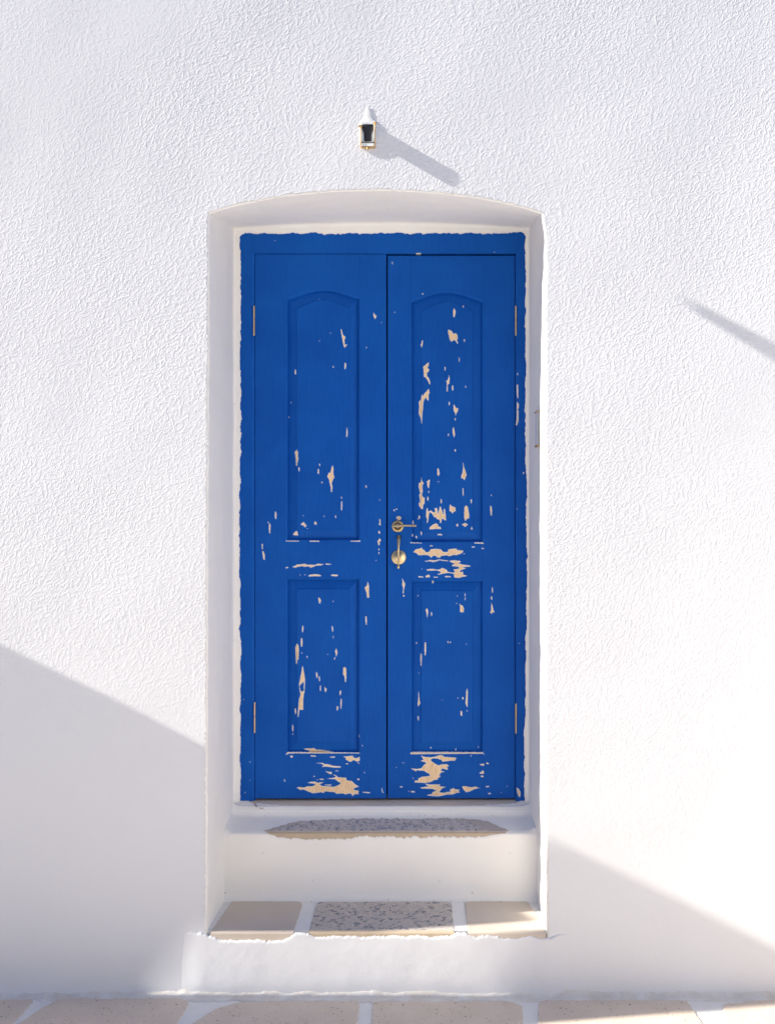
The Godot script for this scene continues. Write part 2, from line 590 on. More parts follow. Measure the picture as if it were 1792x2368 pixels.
func build_wall() -> void:
	var house := base("house_wall", Vector3(0, 0, 0))
	tag(house, "white stucco house wall around the blue double door", "wall")
	var ys := jamb_rows()
	var left_top := edge_left(SPRING) - ROUND_LEFT
	var right_top := edge_right(SPRING) + ROUND_RIGHT
	var bits := MeshBits.new()
	var outer := [-7.0, -5.0, -3.6, -2.8, -2.2, -1.8, -1.6]
	for side in [0, 2]:
		var rows := []
		for y in ys:
			var e := wall_edge(side, minf(y, SPRING))
			var r := PackedVector2Array()
			if side == 0:
				for x in outer:
					r.append(Vector2(x, y))
				for i in range(1, 49):
					r.append(Vector2(lerpf(-1.6, e.x, i / 48.0), y))
			else:
				for i in 48:
					r.append(Vector2(lerpf(e.x, 1.6, i / 48.0), y))
				for i in outer.size():
					r.append(Vector2(-outer[outer.size() - 1 - i], y))
			rows.append(r)
		wall_patch(bits, rows)
	var cols := []
	var e0 := wall_edge(0, SPRING).x
	var e2 := wall_edge(2, SPRING).x
	for i in 181:
		cols.append(lerpf(e0, e2, i / 180.0))
	var upper := []
	for j in 60:
		var r := PackedVector2Array()
		var t := j / 59.0
		for i in cols.size():
			var x: float = cols[i]
			var lip := wall_edge(1, x).y
			if i == 0 or i == cols.size() - 1:
				lip = SPRING + ROUND_TOP
			r.append(Vector2(x, lerpf(lip, 3.9, t)))
		upper.append(r)
	wall_patch(bits, upper)
	for side in [0, 2]:
		var rows := []
		for j in 60:
			var y := lerpf(SPRING + ROUND_TOP, 3.9, j / 59.0)
			var r := PackedVector2Array()
			if side == 0:
				for x in outer:
					r.append(Vector2(x, y))
				for i in range(1, 49):
					r.append(Vector2(lerpf(-1.6, e0, i / 48.0), y))
			else:
				for i in 48:
					r.append(Vector2(lerpf(e2, 1.6, i / 48.0), y))
				for i in outer.size():
					r.append(Vector2(-outer[outer.size() - 1 - i], y))
			rows.append(r)
		wall_patch(bits, rows)
	var top := []
	for j in 3:
		var r := PackedVector2Array()
		for i in 57:
			r.append(Vector2(lerpf(-7.0, 7.0, i / 56.0), 3.9 + j * 0.4))
		top.append(r)
	wall_patch(bits, top)
	obj("stucco_face", bits, M.stucco, house, STUCCO)

	# the splayed, hand-plastered sides and soffit of the opening, up to the ragged line where the blue paint starts
	var path := []          # [wall edge, rounding, visible outer edge, inner edge, paint line]
	for y in ys:
		var t: float = minf(y, SPRING) / SPRING
		var o := Vector2(edge_left(minf(y, SPRING)), minf(y, SPRING))
		path.append([wall_edge(0, minf(y, SPRING)) if y < SPRING else Vector2(e0, SPRING + ROUND_TOP), o, Vector2(-0.6045, 2.7184 * t), paint_line(0, 2.690 * t), ROUND_LEFT, false])
	for i in range(1, cols.size() - 1):
		var x: float = cols[i]
		var t := i / 180.0
		var xi := lerpf(-0.6045, 0.522, t)
		var xo := lerpf(edge_left(SPRING), edge_right(SPRING), t)
		path.append([wall_edge(1, x), Vector2(xo, arch(xo)), Vector2(xi, 2.7184 + 0.0195 * (1.0 - (2.0 * t - 1.0) ** 2)), paint_line(1, lerpf(-0.5797, 0.5082, t)), ROUND_TOP, false])
	for k in ys.size():
		var y: float = ys[ys.size() - 1 - k]
		var t: float = minf(y, SPRING) / SPRING
		path.append([wall_edge(2, minf(y, SPRING)) if y < SPRING else Vector2(e2, SPRING + ROUND_TOP), Vector2(edge_right(minf(y, SPRING)), minf(y, SPRING)), Vector2(0.522, 2.7184 * t), paint_line(2, 2.690 * t), ROUND_RIGHT, true])
	var rows := []
	for p in path:
		var r := PackedVector3Array()
		var a: Vector2 = p[0]
		var o: Vector2 = p[1]
		var n: Vector2 = p[2]
		var q: Vector2 = p[3]
		var rad: float = p[4]
		var zw := wall_z(a.x, a.y)
		r.append(Vector3(a.x, a.y, zw - 0.0015))
		for s in range(1, 6):
			var ang := s / 5.0 * PI / 2
			var m := a.lerp(o, sin(ang))
			r.append(Vector3(m.x, m.y, zw - 0.0015 - rad * (1.0 - cos(ang))))
		for s in range(1, 15):
			var t := s / 14.0
			var m := o.lerp(n, t)
			if p[5]:
				m.x = lerpf(o.x, n.x, smoothstep(0.42, 1.0, t))
			var wob := 0.0022 * undulate.get_noise_3d(m.x * 4.0, m.y * 3.0, t * 6.0)
			r.append(Vector3(m.x + wob, m.y + wob, lerpf(zw - rad - 0.0015, -0.416, t)))
		for s in range(1, 5):
			var ang := s / 4.0 * PI / 2
			var c := n.lerp(q, minf(0.45, 0.012 / maxf(n.distance_to(q), 0.001)))
			r.append(Vector3(lerpf(n.x, c.x, 1.0 - cos(ang)), lerpf(n.y, c.y, 1.0 - cos(ang)), -0.416 - 0.0165 * sin(ang)))
		r.append(Vector3(lerpf(n.x, q.x, 0.75), lerpf(n.y, q.y, 0.75), -0.4335))
		r.append(Vector3(q.x, q.y, -0.4345))
		rows.append(r)
	bits = MeshBits.new()
	bits.grid(rows, Vector3.BACK)
	# the cut edge of the white coat where it laps over the blue frame
	var lap := []
	for p in path:
		var q: Vector2 = p[3]
		var n: Vector2 = p[2]
		var inn := (q - n).normalized() * 0.0008
		lap.append(PackedVector3Array([Vector3(q.x, q.y, -0.4345), Vector3(q.x + inn.x, q.y + inn.y, FRAME_Z - 0.002)]))
	bits.grid(lap, Vector3.BACK)
	obj("door_reveal", bits, M.plaster, house)

	# the thickness of the wall and the house behind it
	bits = MeshBits.new()
	bits.box(Vector3(-7, 0, -0.62), Vector3(-0.66, 4.7, -0.03))
	bits.box(Vector3(0.60, 0, -0.62), Vector3(7, 4.7, -0.03))
	bits.box(Vector3(-0.659, 2.80, -0.62), Vector3(0.599, 4.7, -0.03))
	bits.box(Vector3(-7, 0, -6.0), Vector3(7, 4.7, -0.63))
	obj("wall_core", bits, M.plaster, house)

	# rough rounded foot of the wall, lapped onto the paving
	bits = MeshBits.new()
	rows = []
	var x := -7.0
	while x <= 7.0:
		var near := absf(x - 0.05) < 1.7
		var st := smoothstep(-0.80, -0.66, x) * smoothstep(0.72, 0.56, x)
		var lump := 1.0 + 0.45 * rag_noise.get_noise_2d(x * 5.0, 7.0) + 0.30 * rag_noise.get_noise_2d(x * 19.0, 1.0)
		var z0 := wall_z(x, 0.05) + 0.005 * st
		var hgt := 0.022 * lump
		var reach := 0.024 * lump + 0.006
		var r := PackedVector3Array()
		for s in 8:
			var a := s / 7.0 * PI / 2
			var j := 0.0016 * rag_noise.get_noise_2d(x * 60.0, s * 1.3 + 4.0)
			r.append(Vector3(x, 0.0045 + hgt * (1.0 - sin(a)) + j * sin(2.0 * a), z0 - 0.003 + reach * (1.0 - cos(a)) + j))
		r.append(Vector3(x, 0.0035, z0 + reach + 0.008))
		r.append(Vector3(x, -0.004, z0 + reach + 0.012))
		rows.append(r)
		x += 0.006 if near else 0.25
	bits.grid(rows, Vector3(0, 1, 1))
	obj("wall_foot", bits, M.cove, house)


func paint_line(side: int, k: float) -> Vector2:
	# where white wall paint and blue door paint meet: a brushed, chipped line
	var big := rag_noise.get_noise_2d(k * 6.0, side * 17.0)
	var mid := rag_noise.get_noise_2d(k * 34.0, side * 17.0 + 5.0)
	var tiny := fine_noise.get_noise_2d(k * 700.0, side * 29.0)
	var step := roundf(rag_noise.get_noise_2d(k * 13.0, side * 11.0 + 60.0) * 2.2)
	var r := 0.0026 * big + 0.0008 * mid + 0.0008 * tiny + 0.0022 * step + 0.008 * maxf(0.0, rag_noise.get_noise_2d(k * 40.0, side * 23.0 + 31.0) - 0.35) - 0.006 * maxf(0.0, fine_noise.get_noise_2d(k * 260.0, side * 29.0 + 7.0) - 0.42)
	if side == 1:
		var end := minf(k + 0.5797, 0.5082 - k)
		var drop := 0.014 * (1.0 - sqrt(maxf(0.0, 1.0 - (1.0 - clampf(end / 0.014, 0.0, 1.0)) ** 2)))
		return Vector2(k, 2.7025 + r * 1.2 - drop)
	var y := k
	if side == 0:
		return Vector2(-0.5805 + r - 0.004 * smoothstep(1.75, 1.68, y) * smoothstep(1.35, 1.4, y), y)
	return Vector2(0.5082 + r * 0.8 - 0.004 * smoothstep(0.9, 0.7, y) + 0.004 * smoothstep(1.9, 1.75, y) * smoothstep(1.0, 1.3, y), y)

# ---------------------------------------------------------------- steps

func white_riser(x0: float, x1: float, top: Callable, y0: float, face: Callable, ends: float) -> MeshBits:
	var bits := MeshBits.new()
	var rows := []
	var n := int((x1 - x0) / 0.004)
	for i in n + 1:
		var x := lerpf(x0, x1, i / float(n))
		var yt: float = top.call(x)
		var e := smoothstep(0.0, ends, minf(x - x0, x1 - x))
		var r := PackedVector3Array()
		r.append(Vector3(x, yt, face.call(x, yt) - 0.006))
		for s in 22:
			var y := lerpf(yt - 0.0008, y0, s / 21.0)
			r.append(Vector3(x, y, face.call(x, y) - 0.0062 * (1.0 - e)))
		rows.append(r)
	bits.grid(rows, Vector3.BACK)
	return bits


func tread_slab(outline: PackedVector2Array, y_of: Callable, thick: float) -> MeshBits:
	# a flat piece of stone lying on a step, outline in (x, z)
	var bits := MeshBits.new()
	var flat := Transform3D(Basis(Vector3.RIGHT, Vector3.FORWARD, Vector3.UP), Vector3.ZERO)
	var p := PackedVector2Array()
	for q in outline:
		p.append(Vector2(q.x, -q.y))
	bits.prism(p, -thick, 0.0, 0.0008 if thick > 0.005 else 0.0, flat)
	for i in bits.v.size():
		bits.v[i].y += y_of.call(bits.v[i].z)
	return bits


func jagged(a: Vector2, b: Vector2, amp: float, seed_: float, step := 0.006) -> PackedVector2Array:
	var r := PackedVector2Array()
	var n := maxi(1, int(a.distance_to(b) / step))
	var side := (b - a).normalized().orthogonal()
	for i in n:
		var t := i / float(n)
		var k := amp * (fine_noise.get_noise_2d(t * a.distance_to(b) * 500.0, seed_) + 0.8 * rag_noise.get_noise_2d(t * a.distance_to(b) * 30.0, seed_))
		r.append(a.lerp(b, t) + side * (k if i > 0 else 0.0))
	return r


func rounded(corners: Array, radii: Array, amp: float, seed_: float, step := 0.006) -> PackedVector2Array:
	var pts := PackedVector2Array()
	var c := corners.size()
	for i in c:
		var p: Vector2 = corners[i]
		var a: Vector2 = p.move_toward(corners[(i + c - 1) % c], radii[i])
		var b: Vector2 = p.move_toward(corners[(i + 1) % c], radii[i])
		var m := 1 if radii[i] <= 0.0 else 5
		for s in m:
			var t := s / 4.0
			pts.append(a.lerp(p, t).lerp(p.lerp(b, t), t))
		var nxt: Vector2 = corners[(i + 1) % c]
		pts.append_array(jagged(b, nxt.move_toward(p, radii[(i + 1) % c]), amp, seed_ + i * 13.0, step).slice(1))
	return pts


func low_tread(z: float) -> float:
	return 0.2166 + 0.004 * clampf(-z / 0.26, 0.0, 1.0)

func nose(drop_of: Callable, x0: float, x1: float, y: float, z: float, r: float, lift: float) -> MeshBits:
	# rounded front edge of a step with a ragged lower line
	var bits := MeshBits.new()
	var rows := []
	var n := int((x1 - x0) / 0.004)
	for i in n + 1:
		var x := lerpf(x0, x1, i / float(n))
		var row := PackedVector3Array()
		for s in 7:
			var a := s / 6.0 * PI / 2
			row.append(Vector3(x, y - r + r * cos(a) + lift, z - r + r * sin(a) + lift))
		row.append(Vector3(x, y - maxf(r + 0.003, drop_of.call(x)), z + lift))
		rows.append(row)
	bits.grid(rows, Vector3(0, 1, 1))
	return bits


func build_steps() -> void:
	var steps := base("door_steps", Vector3(0, 0, -0.1))
	tag(steps, "two whitewashed masonry steps with bare stone treads below the blue door", "steps")
	var rough := func(x: float, y: float) -> float: return 0.0008 * undulate.get_noise_2d(x * 4.0 + 9.0, y * 4.0)
	# lower step: white riser, bed of joints, three slabs
	var low_drop := func(x: float) -> float:
		var d := 0.012 + 0.004 * rag_noise.get_noise_2d(x * 16.0, 200.0) + 0.0035 * rag_noise.get_noise_2d(x * 70.0, 210.0) + 0.0022 * fine_noise.get_noise_2d(x * 900.0, 200.0)
		d += 0.014 * smoothstep(-0.60, -0.55, x) * smoothstep(-0.30, -0.36, x)
		d += 0.010 * smoothstep(0.36, 0.40, x) * smoothstep(0.47, 0.43, x)
		d += 0.008 * smoothstep(0.49, 0.51, x)
		d -= 0.010 * (smoothstep(-0.33, -0.31, x) * smoothstep(-0.25, -0.27, x) + smoothstep(0.21, 0.23, x) * smoothstep(0.28, 0.26, x))
		return d
	var low_top := func(x: float) -> float:
		return 0.214 - maxf(0.0005, low_drop.call(x)) + 0.012 * smoothstep(0.0, 0.03, maxf(-0.60 - x, x - 0.545))
	var low_face := func(x: float, y: float) -> float: return wall_z(x, y) + 0.0045 + rough.call(x, y)
	var lower := obj("lower_riser", white_riser(-0.74, 0.66, low_top, 0.0, low_face, 0.13), M.riser, steps)
	lower.set_meta("label", "white painted riser of the lower step")
	var bed := MeshBits.new()
	bed.box(Vector3(-0.66, 0.0, -0.30), Vector3(0.60, 0.2153, -0.006))
	obj("mortar_bed", bed, M.whitewash, steps)
	for d in [[-0.597, -0.317, 0.030, "stone_tile"], [0.271, 0.535, 0.018, "stone_tile"]]:
		var first: bool = d[0] < 0.0
		var corners := [Vector2(d[0] + (0.0 if first else 0.001), -0.008), Vector2(d[1], -0.008), Vector2(d[1] - (0.0 if first else 0.035), -0.249), Vector2(d[0] + (0.02 if first else -0.001), -0.249)]
		var radii := [0.002, 0.002, 0.030 if first else 0.016, 0.006 if first else 0.016]
		var tile := tread_slab(rounded(corners, radii, 0.0016, d[0] * 50.0), low_tread, 0.012)
		tile.grid(nose_rows(low_drop, d[0], d[1], 0.2166, 0.0042, 0.012))
		obj(d[3], tile, M.tan_stone, steps)
	var slab := tread_slab(rounded([Vector2(-0.266, -0.008), Vector2(0.225, -0.008), Vector2(0.222, -0.247), Vector2(-0.264, -0.245)], [0.002, 0.002, 0.022, 0.018], 0.0022, 71.0), low_tread, 0.012)
	obj("terrazzo_slab", slab, M.terrazzo, steps)
	var rim := MeshBits.new()
	rim.grid(nose_rows(low_drop, -0.266, 0.226, 0.2160, 0.0038, 0.012))
	obj("slab_edge", rim, M.sand_edge, steps)

	# upper step
	var up_y := func(z: float) -> float: return lerpf(0.4634, 0.4900, clampf((z + 0.27) / -0.125, 0.0, 1.0))
	var up_drop := func(x: float) -> float:
		var d := 0.013 + 0.005 * rag_noise.get_noise_2d(x * 14.0, 300.0) + 0.004 * rag_noise.get_noise_2d(x * 60.0, 310.0) + 0.0022 * fine_noise.get_noise_2d(x * 900.0, 300.0)
		d += 0.006 * smoothstep(-0.43, -0.36, x) * smoothstep(-0.10, -0.18, x)
		return d * smoothstep(-0.455, -0.40, x) * smoothstep(0.43, 0.30, x) + 0.0006
	var up_top := func(x: float) -> float: return 0.4630 - maxf(0.0008, up_drop.call(x))
	var up_face := func(x: float, y: float) -> float: return -0.2655 + 0.006 * (0.46 - y) + rough.call(x, y + 3.0) * 1.4 + 0.012 * exp(-maxf(0.0, y - 0.222) / 0.012)
	obj("upper_riser", white_riser(-0.64, 0.56, up_top, 0.21, up_face, 0.01), M.plaster, steps)
	var bits := MeshBits.new()
	var rows := []
	for i in 161:
		var x := lerpf(-0.64, 0.57, i / 160.0)
		var r := PackedVector3Array()
		# cove below the threshold, tread, rounded nose
		var end := exp(-(x + 0.602) / 0.012) + exp(-(0.520 - x) / 0.012)
		for s in 20:
			var z := lerpf(-0.418, -0.276, s / 19.0)
			var y: float = up_y.call(z)
			y += 0.030 * exp(-maxf(0.0, z + 0.400) / 0.006) * (1.0 if z > -0.4005 else 1.0) + minf(0.015, 0.010 * end)
			y += 0.0014 * undulate.get_noise_2d(x * 6.0, z * 6.0 + 4.0)
			r.append(Vector3(x, y, z))
		for s in range(1, 5):
			var a := s / 4.0 * PI / 2
			r.append(Vector3(x, 0.4625 - 0.009 * (1.0 - cos(a)) + minf(0.015, 0.010 * end) * (1.0 - s / 4.0), -0.276 + 0.008 * sin(a)))
		r.append(Vector3(x, 0.43, -0.268))
		rows.append(r)
	bits.grid(rows, Vector3(0, 1, 0.6))
	obj("white_tread", bits, M.plaster, steps)
	# the paint is worn through to the stone in the middle of the upper tread
	var worn := func(grow: float, seed_: float) -> PackedVector2Array:
		var p := PackedVector2Array()
		for i in 121:
			var t := i / 120.0
			var x := lerpf(-0.445 - grow * 0.02, 0.385 + grow * 0.05, t)
			var depth := 0.050 * smoothstep(0.0, 0.16, t) * smoothstep(1.0, 0.88, t) + 0.020 * smoothstep(0.02, 0.45, t) * smoothstep(1.0, 0.8, t) + 0.012 * smoothstep(0.0, 0.05, t) * smoothstep(1.0, 0.95, t) + grow * 0.004
			depth += 0.005 * fine_noise.get_noise_2d(x * 700.0, seed_) + 0.006 * rag_noise.get_noise_2d(x * 34.0, seed_)
			p.append(Vector2(x, -0.280 - maxf(0.004, depth)))
		for i in range(1, 60):
			var x := lerpf(0.385 + grow * 0.05, -0.445 - grow * 0.02, i / 60.0)
			p.append(Vector2(x, -0.277 + 0.002 * grow + 0.0008 * fine_noise.get_noise_2d(x * 700.0, seed_)))
		return p
	var up_patch := func(z: float) -> float: return float(up_y.call(z)) + 0.0022
	obj("worn_stone", tread_slab(worn.call(1.0, 410.0), up_patch, 0.003), M.tan_stone, steps)
	var up_patch2 := func(z: float) -> float: return float(up_y.call(z)) + 0.0034
	obj("terrazzo_slab", tread_slab(worn.call(-0.6, 420.0), up_patch2, 0.003), M.fine_terrazzo, steps)
	rim = MeshBits.new()
	rim.grid(nose_rows(up_drop, -0.45, 0.42, 0.4650, -0.2675, 0.009))
	obj("slab_edge", rim, M.sand_edge, steps)

	# grit blown into the corners of the treads
	bits = MeshBits.new()
	for i in 90:
		var on_low := i % 3 > 0
		var x := rng.randf_range(-0.57, 0.50)
		if i % 2 == 0:
			x = rng.randf_range(0.05, 0.42)
		var p := Vector3(x, 0.2200, -0.2545 + rng.randf_range(0.0, 0.004)) if on_low else Vector3(x, 0.4935, -0.379 + rng.randf_range(0.0, 0.004))
		if i % 9 == 0 and on_low:
			p = Vector3([-0.295, 0.248][i % 2] + rng.randf_range(-0.016, 0.016), 0.2170, rng.randf_range(-0.2, -0.05))
		var r := rng.randf_range(0.0007, 0.0021)
		var q := []
		for k in 4:
			q.append(p + Vector3(rng.randf_range(-1.6, 1.6), [0.0, 0.0, 0.0, 1.0][k], rng.randf_range(-1, 1)) * r)
		for f in [[0, 1, 2], [0, 1, 3], [1, 2, 3], [0, 2, 3]]:
			bits.tri(q[f[0]], q[f[1]], q[f[2]], Vector3.UP)
	var grit := obj("grit", bits, M.grit, steps)
	grit.set_meta("kind", "stuff")

	# threshold under the door: bare stone at the back, white paint lapped over its front
	bits = MeshBits.new()
	bits.grid([PackedVector3Array([Vector3(-0.63, 0.529, -0.60), Vector3(-0.63, 0.530, -0.443), Vector3(-0.63, 0.5105, -0.398), Vector3(-0.63, 0.46, -0.390)]), PackedVector3Array([Vector3(0.56, 0.529, -0.60), Vector3(0.56, 0.530, -0.443), Vector3(0.56, 0.5105, -0.398), Vector3(0.56, 0.46, -0.390)])], Vector3(0, 1, 1))
	obj("threshold_stone", bits, M.tan_stone, steps)
	bits = MeshBits.new()
	rows = []
	for i in 281:
		var x := lerpf(-0.625, 0.56, i / 280.0)
		var t := clampf((x + 0.545) / 1.03, 0.0, 1.0)
		var bare_w := 0.030 * pow(maxf(0.0, sin(PI * t)), 0.45) + 0.0026 * fine_noise.get_noise_2d(x * 450.0, 500.0) + 0.002 * rag_noise.get_noise_2d(x * 20.0, 500.0)
		if x < -0.545 or x > 0.485:
			bare_w = -0.004
		var z0 := -0.440 + maxf(-0.004, bare_w)
		var slope := func(z: float) -> float: return 0.530 - 0.433 * maxf(0.0, z + 0.443)
		var r := PackedVector3Array([Vector3(x, slope.call(z0) - 0.001, z0), Vector3(x, slope.call(z0) + 0.0015, z0 + 0.0008)])
		var zf := maxf(z0 + 0.004, -0.403)
		for s in range(1, 4):
			var z := lerpf(z0 + 0.0008, zf, s / 3.0)
			r.append(Vector3(x, slope.call(z) + 0.002, z))
		var yf: float = slope.call(zf) + 0.002
		for s in range(1, 7):
			var a := s / 6.0 * PI / 2
			r.append(Vector3(x, yf - 0.010 * (1.0 - cos(a)) - 0.003 * sin(a), zf + 0.009 * sin(a)))
		r.append(Vector3(x, 0.494 + 0.001 * undulate.get_noise_2d(x * 9.0, 2.0), -0.3925))
		r.append(Vector3(x, 0.4895, -0.3870))
		r.append(Vector3(x, 0.480, -0.380))
		rows.append(r)
	bits.grid(rows, Vector3(0, 1, 1))
	obj("white_threshold", bits, M.plaster, steps)


func nose_rows(drop_of: Callable, x0: float, x1: float, y: float, z: float, r: float) -> Array:
	var rows := []
	var n := int((x1 - x0) / 0.004)
	for i in n + 1:
		var x := lerpf(x0, x1, i / float(n))
		var row := PackedVector3Array()
		for s in 7:
			var a := s / 6.0 * PI / 2
			row.append(Vector3(x, y - r * (1.0 - cos(a)) * 0.7, z - r + r * sin(a)))
		row.append(Vector3(x, y - maxf(r, drop_of.call(x)) - 0.006, z))
		rows.append(row)
	return rows

# ---------------------------------------------------------------- door

func ux(u: float) -> float:
	return DOOR_X + (u - 835.5) * 0.0017713

func uy(v: float) -> float:
	return DOOR_Y + (1727.0 - v) * 0.0017713


func panel_loop(l: float, r: float, b: float, shoulder: float, apex: float, inset: float, arched: bool) -> PackedVector2Array:
	var p := PackedVector2Array()
	l += inset
	r -= inset
	b += inset
	shoulder -= inset
	apex -= inset
	p.append(Vector2(l, b))
	p.append(Vector2(r, b))
	for i in 25:
		var t := i / 24.0
		var y := shoulder
		if arched:
			var s := absf(2.0 * t - 1.0)
			y = lerpf(shoulder, apex, 1.0 - (sqrt(s * s + 0.2) - 0.44721) / 0.64824)
		p.append(Vector2(lerpf(r, l, t), y))
	return p


func raised_panel(l: float, r: float, b: float, shoulder: float, apex: float, zf: float, arched: bool) -> MeshBits:
	var bits := MeshBits.new()
	# [inset, depth]: bead, groove, bevel, small step, field
	var prof := [[[0.0, -0.0005], [0.0034, -0.0022], [0.0058, -0.0080]], [[0.0058, -0.0080], [0.0070, -0.0150]], [[0.0070, -0.0150], [0.0385, -0.0052]], [[0.0385, -0.0052], [0.0412, -0.0024]]]
	for band in prof:
		var loops := []
		for q in band:
			var loop := panel_loop(l, r, b, shoulder, apex, q[0], arched)
			var ring := PackedVector3Array()
			for p in loop:
				ring.append(Vector3(p.x, p.y, zf + q[1]))
			loops.append(ring)
		var c: int = loops[0].size()
		for k in loops.size() - 1:
			for i in c:
				var j := (i + 1) % c
				bits.quad(loops[k][i], loops[k][j], loops[k + 1][j], loops[k + 1][i], Vector3.BACK)
	bits.cap(panel_loop(l, r, b, shoulder, apex, 0.0412, arched), zf - 0.0024)
	return bits


func make_leaf(door: Node3D, l: float, r: float, t: float, b: float, zf: float, pl: float, pr: float, up: Array, low: Array, label: String) -> Node3D:
	var leaf := base("door_leaf", Vector3((l + r) * 0.5, b, zf), door)
	leaf.set_meta("label", label)
	var back := zf - 0.042
	for s in [[l, pl - 0.0001], [pr + 0.0001, r]]:
		var stile := MeshBits.new()
		stile.box(Vector3(s[0], b, back), Vector3(s[1], t, zf), 0.0006)
		obj("stile", stile, M.paint, leaf, PAINT)
	# top rail with the arched underside
	var top := PackedVector2Array([Vector2(pr, t), Vector2(pl, t)])
	var loop := panel_loop(pl, pr, up[2], up[0], up[1], 0.0, true)
	for i in range(loop.size() - 1, 1, -1):
		top.append(loop[i])
	var rail := MeshBits.new()
	rail.prism(top, back, zf - 0.0002, 0.0003)
	obj("rail", rail, M.paint, leaf, PAINT)
	for y in [[low[0], up[2]], [b, low[1]]]:
		rail = MeshBits.new()
		rail.box(Vector3(pl, y[0], back), Vector3(pr, y[1], zf - 0.0002), 0.0003)
		obj("rail", rail, M.paint, leaf, PAINT)
	obj("raised_panel", raised_panel(pl, pr, up[2], up[0], up[1], zf, true), M.paint, leaf, PAINT)
	obj("raised_panel", raised_panel(pl, pr, low[1], low[0], low[0], zf, false), M.paint, leaf, PAINT)
	return leaf


func hinge(parent: Node3D, x: float, y0: float, y1: float) -> void:
	var bits := MeshBits.new()
	var mid := (y0 + y1) * 0.5 + 0.003
	for s in [[y0, mid - 0.001], [mid + 0.001, y1]]:
		bits.lathe([Vector2(0.0, s[0]), Vector2(0.0024, s[0]), Vector2(0.0029, s[0] + 0.001), Vector2(0.0029, s[1] - 0.001), Vector2(0.0024, s[1]), Vector2(0.0, s[1])], Transform3D(Basis.IDENTITY, Vector3(x, 0, FRAME_Z + 0.0005)), 12)
	obj("hinge", bits, M.hinge, parent)


